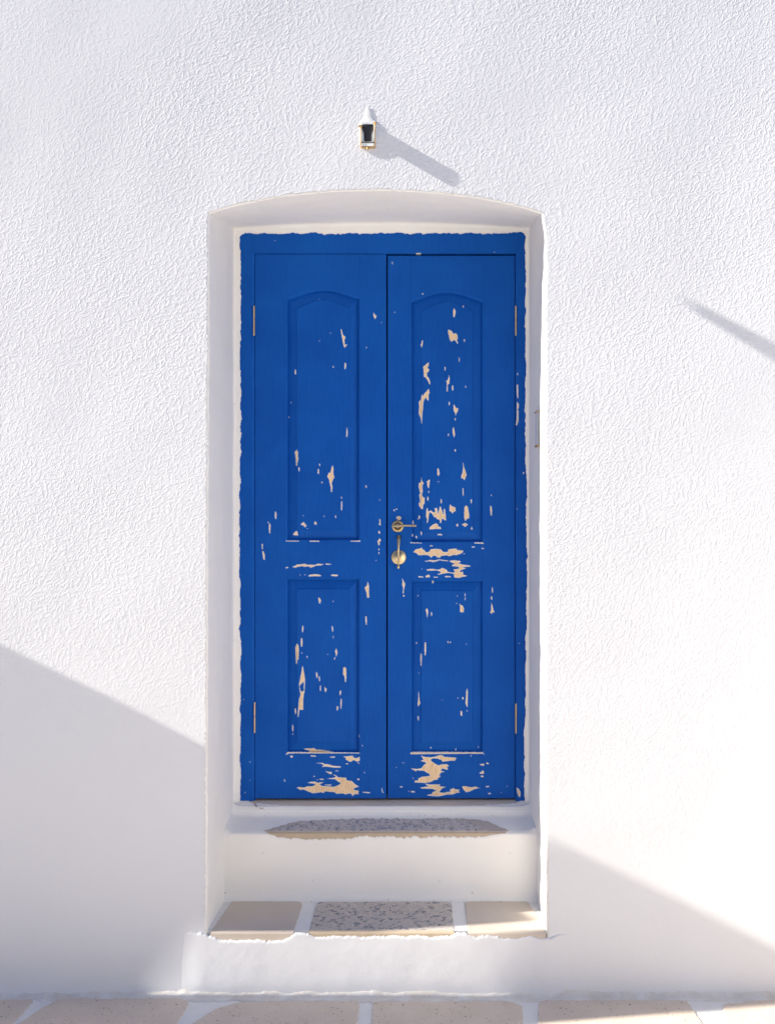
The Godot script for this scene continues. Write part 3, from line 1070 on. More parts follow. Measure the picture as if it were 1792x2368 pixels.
func build_door() -> void:
	var door := base("double_door", Vector3(DOOR_X, DOOR_Y, FRAME_Z))
	tag(door, "blue panelled double door with peeling paint and brass handles", "door")
	var frame := base("door_frame", Vector3(DOOR_X, DOOR_Y - 0.008, FRAME_Z), door)
	var inl := ux(550.0)
	var inr := ux(1113.5)
	var top := uy(547.5)
	# jambs: front face with a bead that falls back towards the leaves
	for s in [[-0.63, inl, 0.0120, 1.0], [0.56, inr, 0.0065, -1.0]]:
		var bits := MeshBits.new()
		var y0 := DOOR_Y - 0.011
		var y1 := 2.78
		var prof := [Vector2(s[0], FRAME_Z), Vector2(s[1] - s[3] * s[2], FRAME_Z), Vector2(s[1] - s[3] * s[2] * 0.9, FRAME_Z - 0.0016), Vector2(s[1] - s[3] * 0.001, FRAME_Z - 0.0045), Vector2(s[1], FRAME_Z - 0.0065), Vector2(s[1], FRAME_Z - 0.09)]
		for i in prof.size() - 1:
			var a: Vector2 = prof[i]
			var b: Vector2 = prof[i + 1]
			bits.quad(Vector3(a.x, y0, a.y), Vector3(b.x, y0, b.y), Vector3(b.x, y1 if i == 0 else top, b.y), Vector3(a.x, y1 if i == 0 else top, a.y), Vector3(s[3] * 0.5, 0, 1))
			bits.quad(Vector3(a.x, y0, a.y), Vector3(b.x, y0, b.y), Vector3(b.x, y0, FRAME_Z - 0.09), Vector3(a.x, y0, FRAME_Z - 0.09), Vector3.DOWN)
		obj("frame_post", bits, M.paint, frame, PAINT)
	var head := MeshBits.new()
	head.box(Vector3(inl - 0.0118, top, FRAME_Z - 0.09), Vector3(inr + 0.0062, 2.78, FRAME_Z - 0.0002), 0.0002)
	obj("frame_head", head, M.paint, frame, PAINT)
	var backing := MeshBits.new()
	backing.box(Vector3(-0.63, 0.5305, -0.60), Vector3(0.56, 2.78, -0.535))
	obj("dark_backing", backing, M.dark_void, frame)  # near-black sheet added behind the leaves to paint the shade in the gaps

	var left := make_leaf(door, inl + 0.0016, ux(834.2), uy(548.3), uy(1725.4), FRAME_Z - 0.0045, ux(618), ux(777), [uy(643.5), uy(624.0), uy(1168.0)], [uy(1250.0), uy(1628.0)], "left leaf with thin scattered chips in its blue paint")
	var right := make_leaf(door, ux(837.3), inr - 0.0022, uy(550.8), uy(1725.8), FRAME_Z - 0.0095, ux(887), ux(1044), [uy(648.5), uy(627.5), uy(1172.0)], [uy(1254.0), uy(1629.0)], "right leaf with brass handles and large patches of bare wood")
	hinge(left, inl - 0.0015, uy(725), uy(661))
	hinge(left, inl + 0.0010, uy(1583), uy(1517))
	hinge(right, inr + 0.0005, uy(725), uy(661))
	hinge(right, inr + 0.0010, uy(1584), uy(1520))

	# lever handle on a round rose
	var zr := FRAME_Z - 0.0095
	var lx := ux(859.0)
	var ly := uy(1137.0)
	var face := Basis(Vector3.RIGHT, Vector3.BACK, Vector3.DOWN)     # turned shapes that point out of the door
	var bits := MeshBits.new()
	bits.lathe([Vector2(0.0235, 0.0), Vector2(0.0235, 0.003), Vector2(0.0215, 0.0062), Vector2(0.018, 0.0078), Vector2(0.0155, 0.0066), Vector2(0.0135, 0.0050), Vector2(0.0100, 0.0046), Vector2(0.0, 0.0046)], Transform3D(face, Vector3(lx, ly, zr)))
	bits.lathe([Vector2(0.0092, 0.004), Vector2(0.0085, 0.020), Vector2(0.0095, 0.034), Vector2(0.010, 0.040), Vector2(0.0085, 0.0455), Vector2(0.0, 0.047)], Transform3D(face, Vector3(lx, ly + 0.002, zr)))
	bits.tube([Vector3(lx - 0.017, ly + 0.001, zr + 0.040), Vector3(lx - 0.006, ly + 0.002, zr + 0.042), Vector3(lx + 0.012, ly + 0.003, zr + 0.043), Vector3(lx + 0.035, ly + 0.0035, zr + 0.044), Vector3(lx + 0.058, ly + 0.0030, zr + 0.043), Vector3(lx + 0.072, ly + 0.0025, zr + 0.042)], [0.0045, 0.0078, 0.0066, 0.0060, 0.0062, 0.0056], 14, 0.75, Vector3.BACK)
	obj("lever_handle", bits, M.brass, right)
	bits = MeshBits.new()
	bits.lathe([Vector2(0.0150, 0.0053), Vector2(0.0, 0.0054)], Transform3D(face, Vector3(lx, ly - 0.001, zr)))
	obj("rose_reflection", bits, M.dark_metal, right)  # dark disc painted in for the dark reflection inside the rose
	# pull handle: round dished plate and a slender bow with a drop end
	var cx := ux(861.0)
	var cy := uy(1204.0)
	bits = MeshBits.new()
	bits.lathe([Vector2(0.0285, 0.0), Vector2(0.0285, 0.0025), Vector2(0.0268, 0.005), Vector2(0.0245, 0.0048), Vector2(0.021, 0.0060), Vector2(0.015, 0.0100), Vector2(0.008, 0.0122), Vector2(0.0, 0.0128)], Transform3D(face, Vector3(cx, cy, zr)), 36)
	bits.tube([Vector3(cx + 0.001, uy(1160.5), zr + 0.003), Vector3(cx + 0.001, uy(1161.2), zr + 0.010), Vector3(cx + 0.001, uy(1165), zr + 0.022), Vector3(cx + 0.0008, uy(1172), zr + 0.031), Vector3(cx, uy(1182), zr + 0.036), Vector3(cx, uy(1192), zr + 0.034), Vector3(cx, uy(1202), zr + 0.026), Vector3(cx, uy(1210), zr + 0.019), Vector3(cx - 0.0004, uy(1216), zr + 0.014), Vector3(cx - 0.0006, uy(1219.5), zr + 0.012), Vector3(cx - 0.0008, uy(1223), zr + 0.0115), Vector3(cx - 0.0008, uy(1226), zr + 0.0115), Vector3(cx - 0.0008, uy(1228.5), zr + 0.012)], [0.0092, 0.0094, 0.0076, 0.0056, 0.0044, 0.0040, 0.0038, 0.0034, 0.0028, 0.0022, 0.0052, 0.0062, 0.0030], 14, 0.9, Vector3.RIGHT)
	obj("pull_handle", bits, M.brass, right)
	bits = MeshBits.new()
	bits.lathe([Vector2(0.0060, 0.0), Vector2(0.0060, 0.0016), Vector2(0.0, 0.0022)], Transform3D(face, Vector3(ux(862.0), uy(1120.0), zr)), 14)
	obj("lock_cover", bits, M.hinge, right)

# ---------------------------------------------------------------- small things on the wall

func build_lamp() -> void:
	var at := Vector3(-0.0655, 2.878, 0.0)
	var lamp := base("wall_lamp", at)
	tag(lamp, "small black and white lantern with a gold frame above the door", "wall lamp")
	var zc := 0.0235
	var xf := Transform3D(Basis.IDENTITY, Vector3(at.x, 0, zc))
	var bits := MeshBits.new()
	var shallow := Transform3D(Basis(Vector3(1, 0, 0), Vector3(0, 1, 0), Vector3(0, 0, 0.16)), Vector3(at.x, 0, 0.0025))
	bits.lathe([Vector2(0.0, 3.008), Vector2(0.0045, 3.007), Vector2(0.0062, 3.003), Vector2(0.0050, 2.998), Vector2(0.0085, 2.994), Vector2(0.0120, 2.986), Vector2(0.0122, 2.979), Vector2(0.0140, 2.971), Vector2(0.0200, 2.964), Vector2(0.0262, 2.958), Vector2(0.0275, 2.952)], shallow)
	bits.box(Vector3(at.x - 0.0250, 2.9440, wall_z(at.x, 2.95) - 0.01), Vector3(at.x + 0.0250, 2.9575, 0.0075), 0.003)
	obj("lamp_canopy", bits, M.white_metal, lamp)
	bits = MeshBits.new()
	var low := Transform3D(Basis(Vector3(1, 0, 0), Vector3(0, 1, 0), Vector3(0, 0, 0.22)), Vector3(at.x, 0, 0.0065))
	bits.lathe([Vector2(0.0, 2.9440), Vector2(0.0208, 2.9440), Vector2(0.0206, 2.938), Vector2(0.0190, 2.929), Vector2(0.0150, 2.919), Vector2(0.0136, 2.914)], low)
	bits.lathe([Vector2(0.0136, 2.914), Vector2(0.0132, 2.890)], low)
	bits.lathe([Vector2(0.0132, 2.890), Vector2(0.0, 2.890)], low)
	obj("lamp_housing", bits, M.black, lamp)
	bits = MeshBits.new()
	bits.box(Vector3(at.x - 0.0235, 2.8834, 0.003), Vector3(at.x + 0.0235, 2.8856, 0.0095), 0.0005)
	obj("lamp_rim", bits, M.dark_metal, lamp)
	bits = MeshBits.new()
	bits.box(Vector3(at.x - 0.0205, 2.8715, 0.005), Vector3(at.x + 0.0205, 2.8836, 0.0085), 0.001)
	for s in [-1.0, 1.0]:
		bits.box(Vector3(at.x + s * 0.0222 - 0.0010, 2.8870, -0.004), Vector3(at.x + s * 0.0222 + 0.0010, 2.9440, 0.0400 if s > 0.0 else 0.0090), 0.0003)
	bits.box(Vector3(at.x - 0.0212, 2.8856, -0.004), Vector3(at.x + 0.0212, 2.9440, 0.0030))
	obj("frosted_pane", bits, M.lens, lamp)
	bits = MeshBits.new()
	bits.box(Vector3(at.x - 0.0235, 2.8665, 0.002), Vector3(at.x + 0.0235, 2.8700, 0.0100), 0.0008)
	bits.lathe([Vector2(0.0, 2.8665), Vector2(0.0060, 2.8664), Vector2(0.0040, 2.8630), Vector2(0.0022, 2.8610), Vector2(0.0, 2.8600)], Transform3D(Basis.IDENTITY, Vector3(at.x, 0, 0.006)))
	for s in [-1.0, 1.0]:
		if s < 0.0:
			bits.tube([Vector3(at.x - 0.0232, 2.869, 0.0095), Vector3(at.x - 0.0245, 2.892, 0.0105), Vector3(at.x - 0.0248, 2.940, 0.0105)], [0.0016, 0.0013, 0.0015], 8)
			bits.lathe([Vector2(0.0, -0.0062), Vector2(0.0032, -0.0055), Vector2(0.0037, 0.0), Vector2(0.0032, 0.0055), Vector2(0.0, 0.0062)], Transform3D(Basis(Vector3.BACK, PI / 2), Vector3(at.x - 0.0250, 2.9385, 0.0105)), 12)
			continue
		bits.tube([Vector3(at.x + s * 0.0232, 2.869, 0.009), Vector3(at.x + s * 0.0244, 2.889, 0.0115), Vector3(at.x + s * 0.0245, 2.8935, 0.0405), Vector3(at.x + s * 0.0248, 2.915, 0.0415), Vector3(at.x + s * 0.0248, 2.940, 0.041)], [0.0016, 0.0014, 0.0013, 0.0013, 0.0015], 8)
		bits.tube([Vector3(at.x + s * 0.0248, 2.940, 0.041), Vector3(at.x + s * 0.0242, 2.942, 0.010)], [0.0016, 0.0016], 8)
		bits.lathe([Vector2(0.0, -0.0062), Vector2(0.0032, -0.0055), Vector2(0.0037, 0.0), Vector2(0.0032, 0.0055), Vector2(0.0, 0.0062)], Transform3D(Basis(Vector3.BACK, PI / 2), Vector3(at.x + s * 0.0250, 2.9385, 0.038)), 12)
	obj("lamp_frame", bits, M.gold, lamp)


func build_box() -> void:
	var jamb := edge_right(1.93) - 0.001
	var at := Vector3(jamb, 1.869, -0.2)
	var box := base("switch_box", at)
	tag(box, "slim white box, its shaded front face coloured grey, on the right side of the door opening", "switch box")
	var bits := MeshBits.new()
	var x1 := jamb + 0.02
	var x0 := jamb - 0.0085
	bits.box(Vector3(x0, 1.8745, -0.245), Vector3(x1, 1.9930, -0.172), 0.0010)
	obj("box_body", bits, M.white_metal, box)
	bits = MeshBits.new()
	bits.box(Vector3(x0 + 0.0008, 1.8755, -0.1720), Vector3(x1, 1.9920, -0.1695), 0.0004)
	obj("front_strip", bits, M.front_shade, box)  # shade of the front face put into its colour as grey
	for y in [1.8712, 1.9932]:
		bits = MeshBits.new()
		bits.box(Vector3(x0 - 0.002, y, -0.248), Vector3(x1, y + 0.0032, -0.1685), 0.0008)
		obj("end_cap", bits, M.wood, box)


func build_twig() -> void:
	var bits := MeshBits.new()
	bits.tube([Vector3(-0.527, 0.5275, -0.430), Vector3(-0.516, 0.5212, -0.413), Vector3(-0.508, 0.5185, -0.404)], [0.0012, 0.0016, 0.0012], 6)
	bits.quad(Vector3(-0.509, 0.5180, -0.404), Vector3(-0.498, 0.5190, -0.408), Vector3(-0.484, 0.5125, -0.3975), Vector3(-0.497, 0.5150, -0.3980), Vector3.UP)
	bits.tri(Vector3(-0.520, 0.5205, -0.409), Vector3(-0.508, 0.5200, -0.406), Vector3(-0.512, 0.5165, -0.400), Vector3.UP)
	tag(obj("dry_twig", bits, M.twig), "dry brown twig with a leaf at the left foot of the door frame", "twig")

# ---------------------------------------------------------------- paving

func build_ground() -> void:
	var ground := base("ground", Vector3.ZERO)
	ground.set_meta("kind", "structure")
	ground.set_meta("label", "beige stone paving with whitewashed joints in front of the house")
	var bits := MeshBits.new()
	bits.quad(Vector3(-80, -0.02, -80), Vector3(80, -0.02, -80), Vector3(80, -0.02, 80), Vector3(-80, -0.02, 80), Vector3.UP)
	obj("earth", bits, M.earth, ground)
	bits = MeshBits.new()
	var rows := []
	for i in 60:
		var r := PackedVector3Array()
		for j in 50:
			var p := Vector2(lerpf(-4.5, 4.5, i / 59.0), lerpf(-0.02, 6.5, (j / 49.0) ** 1.6))
			r.append(Vector3(p.x, 0.0006 * undulate.get_noise_2d(p.x * 9.0, p.y * 9.0), p.y))
		rows.append(r)
	bits.grid(rows, Vector3.UP)
	obj("whitewashed_joints", bits, M.whitewash, ground)
	# the row against the wall, then irregular courses away from it
	var first := [
		[Vector2(-1.62, 0.022), Vector2(-1.205, 0.026), Vector2(-1.178, 0.045), Vector2(-1.195, 0.40), Vector2(-1.60, 0.42)],
		[Vector2(-1.090, 0.030), Vector2(-0.690, 0.028), Vector2(-0.655, 0.060), Vector2(-0.664, 0.20), Vector2(-0.70, 0.46), Vector2(-1.15, 0.44), Vector2(-1.168, 0.20), Vector2(-1.128, 0.085)],
		[Vector2(-0.500, 0.062), Vector2(-0.38, 0.052), Vector2(-0.10, 0.050), Vector2(-0.089, 0.075), Vector2(-0.089, 0.44), Vector2(-0.62, 0.47), Vector2(-0.614, 0.20), Vector2(-0.560, 0.105)],
		[Vector2(-0.047, 0.050), Vector2(0.405, 0.048), Vector2(0.448, 0.075), Vector2(0.440, 0.20), Vector2(0.45, 0.43), Vector2(-0.03, 0.45)],
		[Vector2(0.508, 0.050), Vector2(0.53, 0.044), Vector2(1.000, 0.045), Vector2(1.012, 0.190), Vector2(1.04, 0.42), Vector2(0.50, 0.45), Vector2(0.490, 0.19)],
		[Vector2(1.115, 0.072), Vector2(1.25, 0.046), Vector2(1.75, 0.040), Vector2(1.78, 0.45), Vector2(1.10, 0.44), Vector2(1.082, 0.20)],
	]
	var lists := []
	for f in first:
		lists.append(f)
	for row in 2:
		var z0 := 0.52 + row * 0.50
		var x := -3.6 + rng.randf_range(0.0, 0.4)
		while x < 3.4:
			var w := rng.randf_range(0.42, 0.72)
			var q := []
			for c in [Vector2(x, z0), Vector2(x + w * 0.5, z0), Vector2(x + w, z0), Vector2(x + w, z0 + 0.43), Vector2(x, z0 + 0.43)]:
				q.append(c + Vector2(rng.randf_range(-0.03, 0.03), rng.randf_range(-0.025, 0.025)))
			lists.append(q)
			x += w + 0.06
	for side in [-1.0, 1.0]:
		for k in 4:
			var x := 1.84 + k * 0.6 if side > 0.0 else -2.24 - k * 0.6
			lists.append([Vector2(x, 0.04), Vector2(x + 0.5, 0.05), Vector2(x + 0.52, 0.43), Vector2(x + 0.02, 0.44)])
	var flat := Transform3D(Basis(Vector3.RIGHT, Vector3.FORWARD, Vector3.UP), Vector3.ZERO)
	for k in lists.size():
		var pts := []
		var radii := []
		for c in lists[k]:
			pts.append(Vector2(c.x, -c.y))
			radii.append(0.012)
		var stone := MeshBits.new()
		stone.prism(rounded(pts, radii, 0.0028 if k < 6 else 0.004, k * 31.0, 0.007 if k < 6 else 0.05), -0.02, 0.0035 + 0.001 * (k % 3), 0.0012, flat)
		obj("paving_stone", stone, M.paving, ground)

# ---------------------------------------------------------------- out of view: shapes added to shadow the wall, and houses round the lane

func build_casters() -> void:
	var bits := MeshBits.new()
	var side := Transform3D(Basis(Vector3.BACK, Vector3.UP, Vector3.RIGHT), Vector3(-3.0, 0, 0))
	# outline in (z, y), 8 cm thick along x
	bits.prism(PackedVector2Array([Vector2(-0.01, 0), Vector2(0.515, 0), Vector2(0.515, 2.013), Vector2(0.3265, 1.267), Vector2(0.3255, 1.322), Vector2(0.3475, 1.59), Vector2(0.430, 1.912), Vector2(0.428, 2.25), Vector2(0.335, 2.209), Vector2(0.31, 2.203), Vector2(0.245, 2.160), Vector2(0.12, 2.077), Vector2(-0.01, 1.997)]), -0.10, 0.0, 0.0, side)
	tag(obj("shadow_slab", bits, M.plaster), "added white slab cut with a notch to shape the sunlight, beyond the left edge of the photograph", "wall")  # added out of view; its notch lets sun onto riser and tread
	bits = MeshBits.new()
	bits.prism(PackedVector2Array([Vector2(0.510, 0), Vector2(0.705, 0), Vector2(0.705, 2.54), Vector2(0.700, 2.595), Vector2(0.685, 2.63), Vector2(0.655, 2.65), Vector2(0.625, 2.643), Vector2(0.565, 2.610), Vector2(0.513, 2.574)]), -0.10, 0.0, 0.004, side)
	tag(obj("shadow_post", bits, M.plaster), "added unseen white post for the shadow right of the door, standing free beyond the left edge of the photograph", "gate post")  # added out of view to shadow the wall right of the door
	bits = MeshBits.new()
	bits.box(Vector3(-2.6, 0, 4.75), Vector3(9.0, 3.9, 9.0), 0.03)
	tag(obj("opposite_house", bits, M.cream_wall), "cream house across the lane, behind the photographer", "house")
	bits = MeshBits.new()
	bits.box(Vector3(3.2, 0, 1.2), Vector3(6.5, 2.5, 4.7), 0.03)
	tag(obj("side_house", bits, M.pale_wall), "sunlit pale grey house at right angles to the door wall, outside the photograph", "house")
	var pole := base("shadow_pole", Vector3(-0.9, 0, 4.6))
	tag(pole, "added unseen wooden pole, placed for its shadow, reaching over the lane above the photograph's top edge", "pole")
	bits = MeshBits.new()
	var tip := Vector3(1.02, 2.343, 0.0) - SUN_DIR * 1.86  # added pole, traced back along the sun from its shadow on the wall
	bits.tube([tip, tip + Vector3(0.002, -0.002, 0.05), tip + Vector3(0.003, -0.006, 0.4), Vector3(tip.x, tip.y - 0.03, 4.62)], [0.016, 0.028, 0.031, 0.033], 14)
	obj("crossbar", bits, M.wood, pole)
	bits = MeshBits.new()
	bits.tube([Vector3(tip.x, -0.02, 4.6), Vector3(tip.x, 2.0, 4.6), Vector3(tip.x, tip.y + 0.2, 4.6)], [0.05, 0.045, 0.04], 14)
	obj("post", bits, M.wood, pole)

# ----------------------------------------------------------------

func _ready() -> void:
	var cam := Camera3D.new()
	cam.name = "camera"
	cam.position = Vector3(0.146, 1.636, 3.4)
	cam.projection = Camera3D.PROJECTION_FRUSTUM
	cam.near = 0.1
	cam.far = 300.0
	cam.size = 0.101983
	cam.frustum_offset = Vector2(-0.004288, 0.0)
	add_child(cam)
	cam.current = true

	var env := Environment.new()
	env.background_mode = Environment.BG_SKY
	var sky := ProceduralSkyMaterial.new()
	sky.sky_top_color = Color(0.36, 0.55, 0.88)
	sky.sky_horizon_color = Color(0.83, 0.90, 0.98)
	sky.sky_curve = 0.15
	sky.ground_bottom_color = Color(0.5, 0.47, 0.44)
	sky.ground_horizon_color = Color(0.6, 0.58, 0.56)
	sky.sky_energy_multiplier = 0.6
	env.sky = Sky.new()
	env.sky.sky_material = sky
	env.tonemap_mode = Environment.TONE_MAPPER_LINEAR
	env.tonemap_exposure = 1.9
	env.sdfgi_enabled = true
	env.ssao_enabled = true
	env.ssil_enabled = true
	var we := WorldEnvironment.new()
	we.name = "world"
	we.environment = env
	add_child(we)

	var sun := DirectionalLight3D.new()
	sun.name = "sun"
	sun.light_energy = 1.6
	sun.light_color = Color(1.0, 0.975, 0.925)
	sun.light_angular_distance = 0.5
	sun.shadow_enabled = true
	add_child(sun)
	sun.look_at_from_position(Vector3.ZERO, SUN_DIR, Vector3.UP)

	rng.seed = 20
	undulate = noise(FastNoiseLite.TYPE_SIMPLEX_SMOOTH, 1.3, 7, 2)
	rag_noise = noise(FastNoiseLite.TYPE_SIMPLEX_SMOOTH, 1.0, 8, 2)
	fine_noise = noise(FastNoiseLite.TYPE_SIMPLEX, 0.12, 9, 2)
	make_materials()
	build_ground()
	build_wall()
	build_steps()
	build_door()
	build_lamp()
	build_box()
	build_twig()
	build_casters()

# the bare patches, in millimetres from the foot of the line where the leaves meet
func paint_chips() -> void:
	chip([-50, 1866, -46, 1858, -44, 1852, -38, 1854, -41, 1847, -43, 1839, -48, 1842, -51, 1852])
	chip([-177, 1800, -173, 1800, -168, 1779, -158, 1771, -162, 1757, -160, 1741, -152, 1744, -154, 1737, -162, 1729, -167, 1743, -171, 1765, -173, 1777])
	chip([-161, 1672, -156, 1671, -156, 1658, -158, 1647, -162, 1648, -162, 1662])
	chip([-353, 1646, -349, 1647, -348, 1638, -349, 1627, -353, 1629])
	chip([-154, 1426, -150, 1412, -150, 1396, -152, 1386, -155, 1389, -155, 1404])
	chip([256, 1882, 259, 1880, 264, 1868, 262, 1858, 258, 1847, 254, 1851, 254, 1870])
	chip([235, 1801, 242, 1797, 249, 1794, 253, 1784, 265, 1786, 271, 1777, 271, 1765, 267, 1761, 273, 1747, 270, 1746, 261, 1759, 255, 1760, 248, 1753, 242, 1759, 238, 1773, 235, 1787])
	chip([134, 1757, 138, 1760, 137, 1747, 134, 1731, 128, 1741, 132, 1747])
	chip([161, 1676, 160, 1662, 155, 1652, 162, 1646, 160, 1638, 153, 1635, 154, 1621, 159, 1615, 166, 1599, 165, 1589, 162, 1593, 156, 1605, 150, 1616, 142, 1619, 141, 1646, 139, 1658, 150, 1666])
	chip([160, 1574, 164, 1557, 159, 1551, 160, 1528, 156, 1528, 150, 1538, 144, 1534, 139, 1520, 138, 1496, 136, 1480, 134, 1439, 132, 1439, 130, 1457, 122, 1480, 124, 1504, 122, 1524, 130, 1530, 134, 1551, 138, 1544, 144, 1555, 152, 1563])
	chip([238, 1625, 241, 1615, 239, 1593, 233, 1589, 233, 1563, 229, 1563, 230, 1591, 227, 1605, 233, 1603])
	chip([255, 1511, 259, 1511, 264, 1500, 274, 1498, 271, 1484, 267, 1482, 263, 1469, 261, 1480, 256, 1490])
	chip([255, 1428, 258, 1416, 261, 1402, 258, 1385, 255, 1393, 252, 1404, 252, 1416])
	chip([496, 1587, 502, 1587, 502, 1559, 503, 1540, 500, 1532, 497, 1551])
	chip([497, 1521, 504, 1514, 505, 1500, 500, 1492, 503, 1486, 503, 1449, 497, 1431, 493, 1433, 497, 1457])
	chip([-346, 1339, -340, 1331, -341, 1313, -338, 1307, -342, 1290, -344, 1276, -348, 1278, -349, 1306, -353, 1329])
	chip([-207, 1279, -204, 1266, -205, 1248, -201, 1234, -206, 1224, -211, 1211, -208, 1199, -210, 1177, -215, 1179, -214, 1191, -218, 1207, -221, 1224, -228, 1236, -222, 1252, -216, 1248, -212, 1270])
	chip([-318, 1062, -313, 1054, -306, 1048, -314, 1041, -318, 1046, -330, 1053])
	chip([-275, 1065, -270, 1060, -267, 1052, -273, 1052, -279, 1053])
	chip([-345, 1028, -340, 1010, -361, 1012, -356, 1020])
	chip([-477, 950, -471, 949, -467, 936, -466, 916, -472, 918, -475, 934])
	chip([-388, 887, -380, 890, -376, 887, -380, 885, -388, 885])
	chip([-361, 891, -349, 894, -346, 898, -320, 900, -315, 903, -307, 898, -289, 898, -275, 897, -263, 902, -239, 900, -253, 895, -273, 894, -283, 889, -291, 887, -301, 892, -317, 890, -324, 893, -340, 890, -348, 887, -358, 888])
	chip([-234, 903, -224, 902, -210, 900, -220, 898, -233, 899])
	chip([-301, 857, -285, 862, -263, 861, -250, 857, -253, 854, -299, 853])
	chip([-73, 834, -69, 819, -67, 772, -75, 771, -77, 787, -81, 799, -85, 811, -77, 817])
	chip([-263, 772, -257, 771, -252, 760, -256, 748, -261, 756])
	chip([-29, 1073, -25, 1072, -23, 1048, -31, 1052, -28, 1058])
	chip([-28, 1000, -21, 991, -27, 987, -26, 979, -30, 970, -33, 977, -36, 989, -31, 993])
	chip([-386, 991, -336, 990, -336, 987, -384, 987])
	chip([-295, 990, -257, 990, -259, 986, -295, 986])
	chip([-139, 990, -111, 990, -103, 992, -100, 986, -139, 987])
	chip([194, 1268, 198, 1267, 202, 1249, 198, 1237, 193, 1242])
	chip([291, 1290, 292, 1289, 296, 1270, 300, 1260, 306, 1242, 302, 1234, 297, 1222, 292, 1228, 285, 1230, 285, 1240, 289, 1248, 292, 1266])
	chip([132, 1234, 135, 1218, 141, 1211, 136, 1203, 137, 1179, 134, 1165, 138, 1156, 145, 1155, 144, 1133, 139, 1128, 138, 1113, 132, 1111, 130, 1114, 123, 1126, 122, 1133, 128, 1141, 123, 1165, 128, 1171, 122, 1195, 123, 1211, 131, 1215])
	chip([161, 1224, 165, 1223, 163, 1207, 160, 1190, 156, 1199, 153, 1215])
	chip([152, 1114, 156, 1114, 157, 1102, 168, 1106, 179, 1098, 186, 1102, 182, 1114, 192, 1116, 196, 1092, 204, 1124, 213, 1100, 218, 1088, 218, 1112, 222, 1112, 225, 1088, 227, 1068, 219, 1070, 215, 1076, 210, 1072, 207, 1056, 204, 1058, 202, 1070, 193, 1072, 186, 1082, 183, 1078, 174, 1092, 166, 1100, 160, 1088, 160, 1076, 156, 1058, 153, 1060, 154, 1076, 150, 1082])
	chip([242, 1130, 249, 1122, 262, 1118, 264, 1104, 255, 1100, 251, 1094, 247, 1100, 240, 1104, 240, 1120])
	chip([300, 1124, 308, 1124, 312, 1110, 315, 1092, 315, 1076, 308, 1074, 300, 1066, 296, 1080, 297, 1116])
	chip([188, 1057, 196, 1052, 196, 1043, 204, 1044, 209, 1035, 190, 1035, 164, 1033, 163, 1039, 174, 1050])
	chip([270, 1056, 275, 1050, 269, 1043, 265, 1050])
	chip([300, 1058, 311, 1052, 300, 1043, 287, 1052])
	chip([324, 1047, 329, 1033, 322, 1033])
	chip([35, 1079, 45, 1085, 55, 1080, 54, 1073, 47, 1076, 37, 1073])
	chip([89, 984, 134, 982, 134, 980, 91, 980])
	chip([334, 983, 366, 984, 373, 978, 336, 980])
	chip([100, 946, 111, 957, 124, 959, 135, 963, 136, 957, 144, 954, 148, 946, 160, 946, 168, 957, 182, 959, 206, 957, 215, 948, 233, 946, 235, 956, 249, 959, 267, 959, 269, 954, 292, 952, 292, 946, 283, 940, 267, 935, 255, 936, 249, 933, 237, 930, 229, 934, 206, 931, 204, 925, 190, 926, 192, 930, 178, 933, 170, 925, 160, 934, 144, 935, 122, 934, 113, 942])
	chip([142, 913, 156, 913, 166, 916, 182, 914, 198, 918, 235, 914, 235, 911, 202, 914, 182, 909, 174, 908, 166, 911, 150, 910])
	chip([240, 913, 257, 915, 283, 912, 281, 907, 271, 905, 277, 902, 292, 898, 322, 894, 320, 891, 304, 890, 289, 886, 304, 884, 285, 878, 277, 871, 291, 870, 292, 859, 310, 855, 289, 851, 275, 847, 259, 849, 257, 855, 259, 861, 249, 865, 233, 866, 213, 863, 196, 859, 194, 862, 207, 866, 204, 872, 192, 876, 154, 875, 152, 880, 174, 882, 198, 878, 213, 886, 229, 878, 233, 870, 253, 867, 261, 870, 255, 880, 275, 882, 277, 890, 251, 892, 249, 896, 261, 902, 251, 905, 241, 909])
	chip([148, 854, 156, 859, 164, 859, 163, 853, 168, 851, 150, 849])
	chip([59, 847, 64, 835, 70, 825, 66, 807, 64, 787, 61, 789, 63, 811, 58, 819, 60, 831])
	chip([400, 753, 405, 740, 408, 724, 413, 714, 405, 715, 400, 710, 395, 713, 399, 724])
	chip([276, 752, 281, 744, 292, 738, 295, 728, 294, 714, 289, 716, 283, 714, 280, 718, 281, 736])
	chip([153, 732, 158, 720, 156, 698, 153, 697, 152, 714, 148, 722])
	chip([-323, 511, -320, 502, -315, 474, -313, 458, -315, 407, -317, 407, -318, 450, -322, 446, -334, 434, -334, 428, -328, 411, -316, 415, -318, 399, -320, 383, -320, 343, -328, 341, -334, 343, -338, 316, -341, 316, -340, 339, -338, 359, -336, 383, -330, 399, -334, 419, -336, 438, -332, 462, -328, 478])
	chip([-344, 597, -338, 589, -337, 573, -338, 536, -342, 533, -344, 517, -348, 519, -349, 541, -351, 581])
	chip([-239, 438, -237, 428, -230, 421, -235, 407, -238, 419])
	chip([-194, 578, -189, 565, -192, 549, -195, 544, -196, 559, -199, 565])
	chip([-162, 506, -156, 502, -155, 486, -156, 450, -160, 447, -162, 470, -168, 478, -167, 500])
	chip([-192, 355, -186, 356, -187, 341, -192, 339])
	chip([-386, 175, -378, 180, -103, 178, -102, 175, -376, 175, -380, 171, -386, 170])
	chip([-320, 189, -305, 192, -291, 191, -279, 193, -273, 187, -253, 186, -233, 183, -202, 180, -202, 177, -293, 177, -297, 182])
	chip([-371, 166, -359, 167, -360, 161, -365, 158])
	chip([-169, 163, -147, 165, -127, 166, -131, 161, -115, 156, -104, 163, -104, 146, -115, 144, -127, 150, -139, 142, -147, 146, -158, 152, -156, 158])
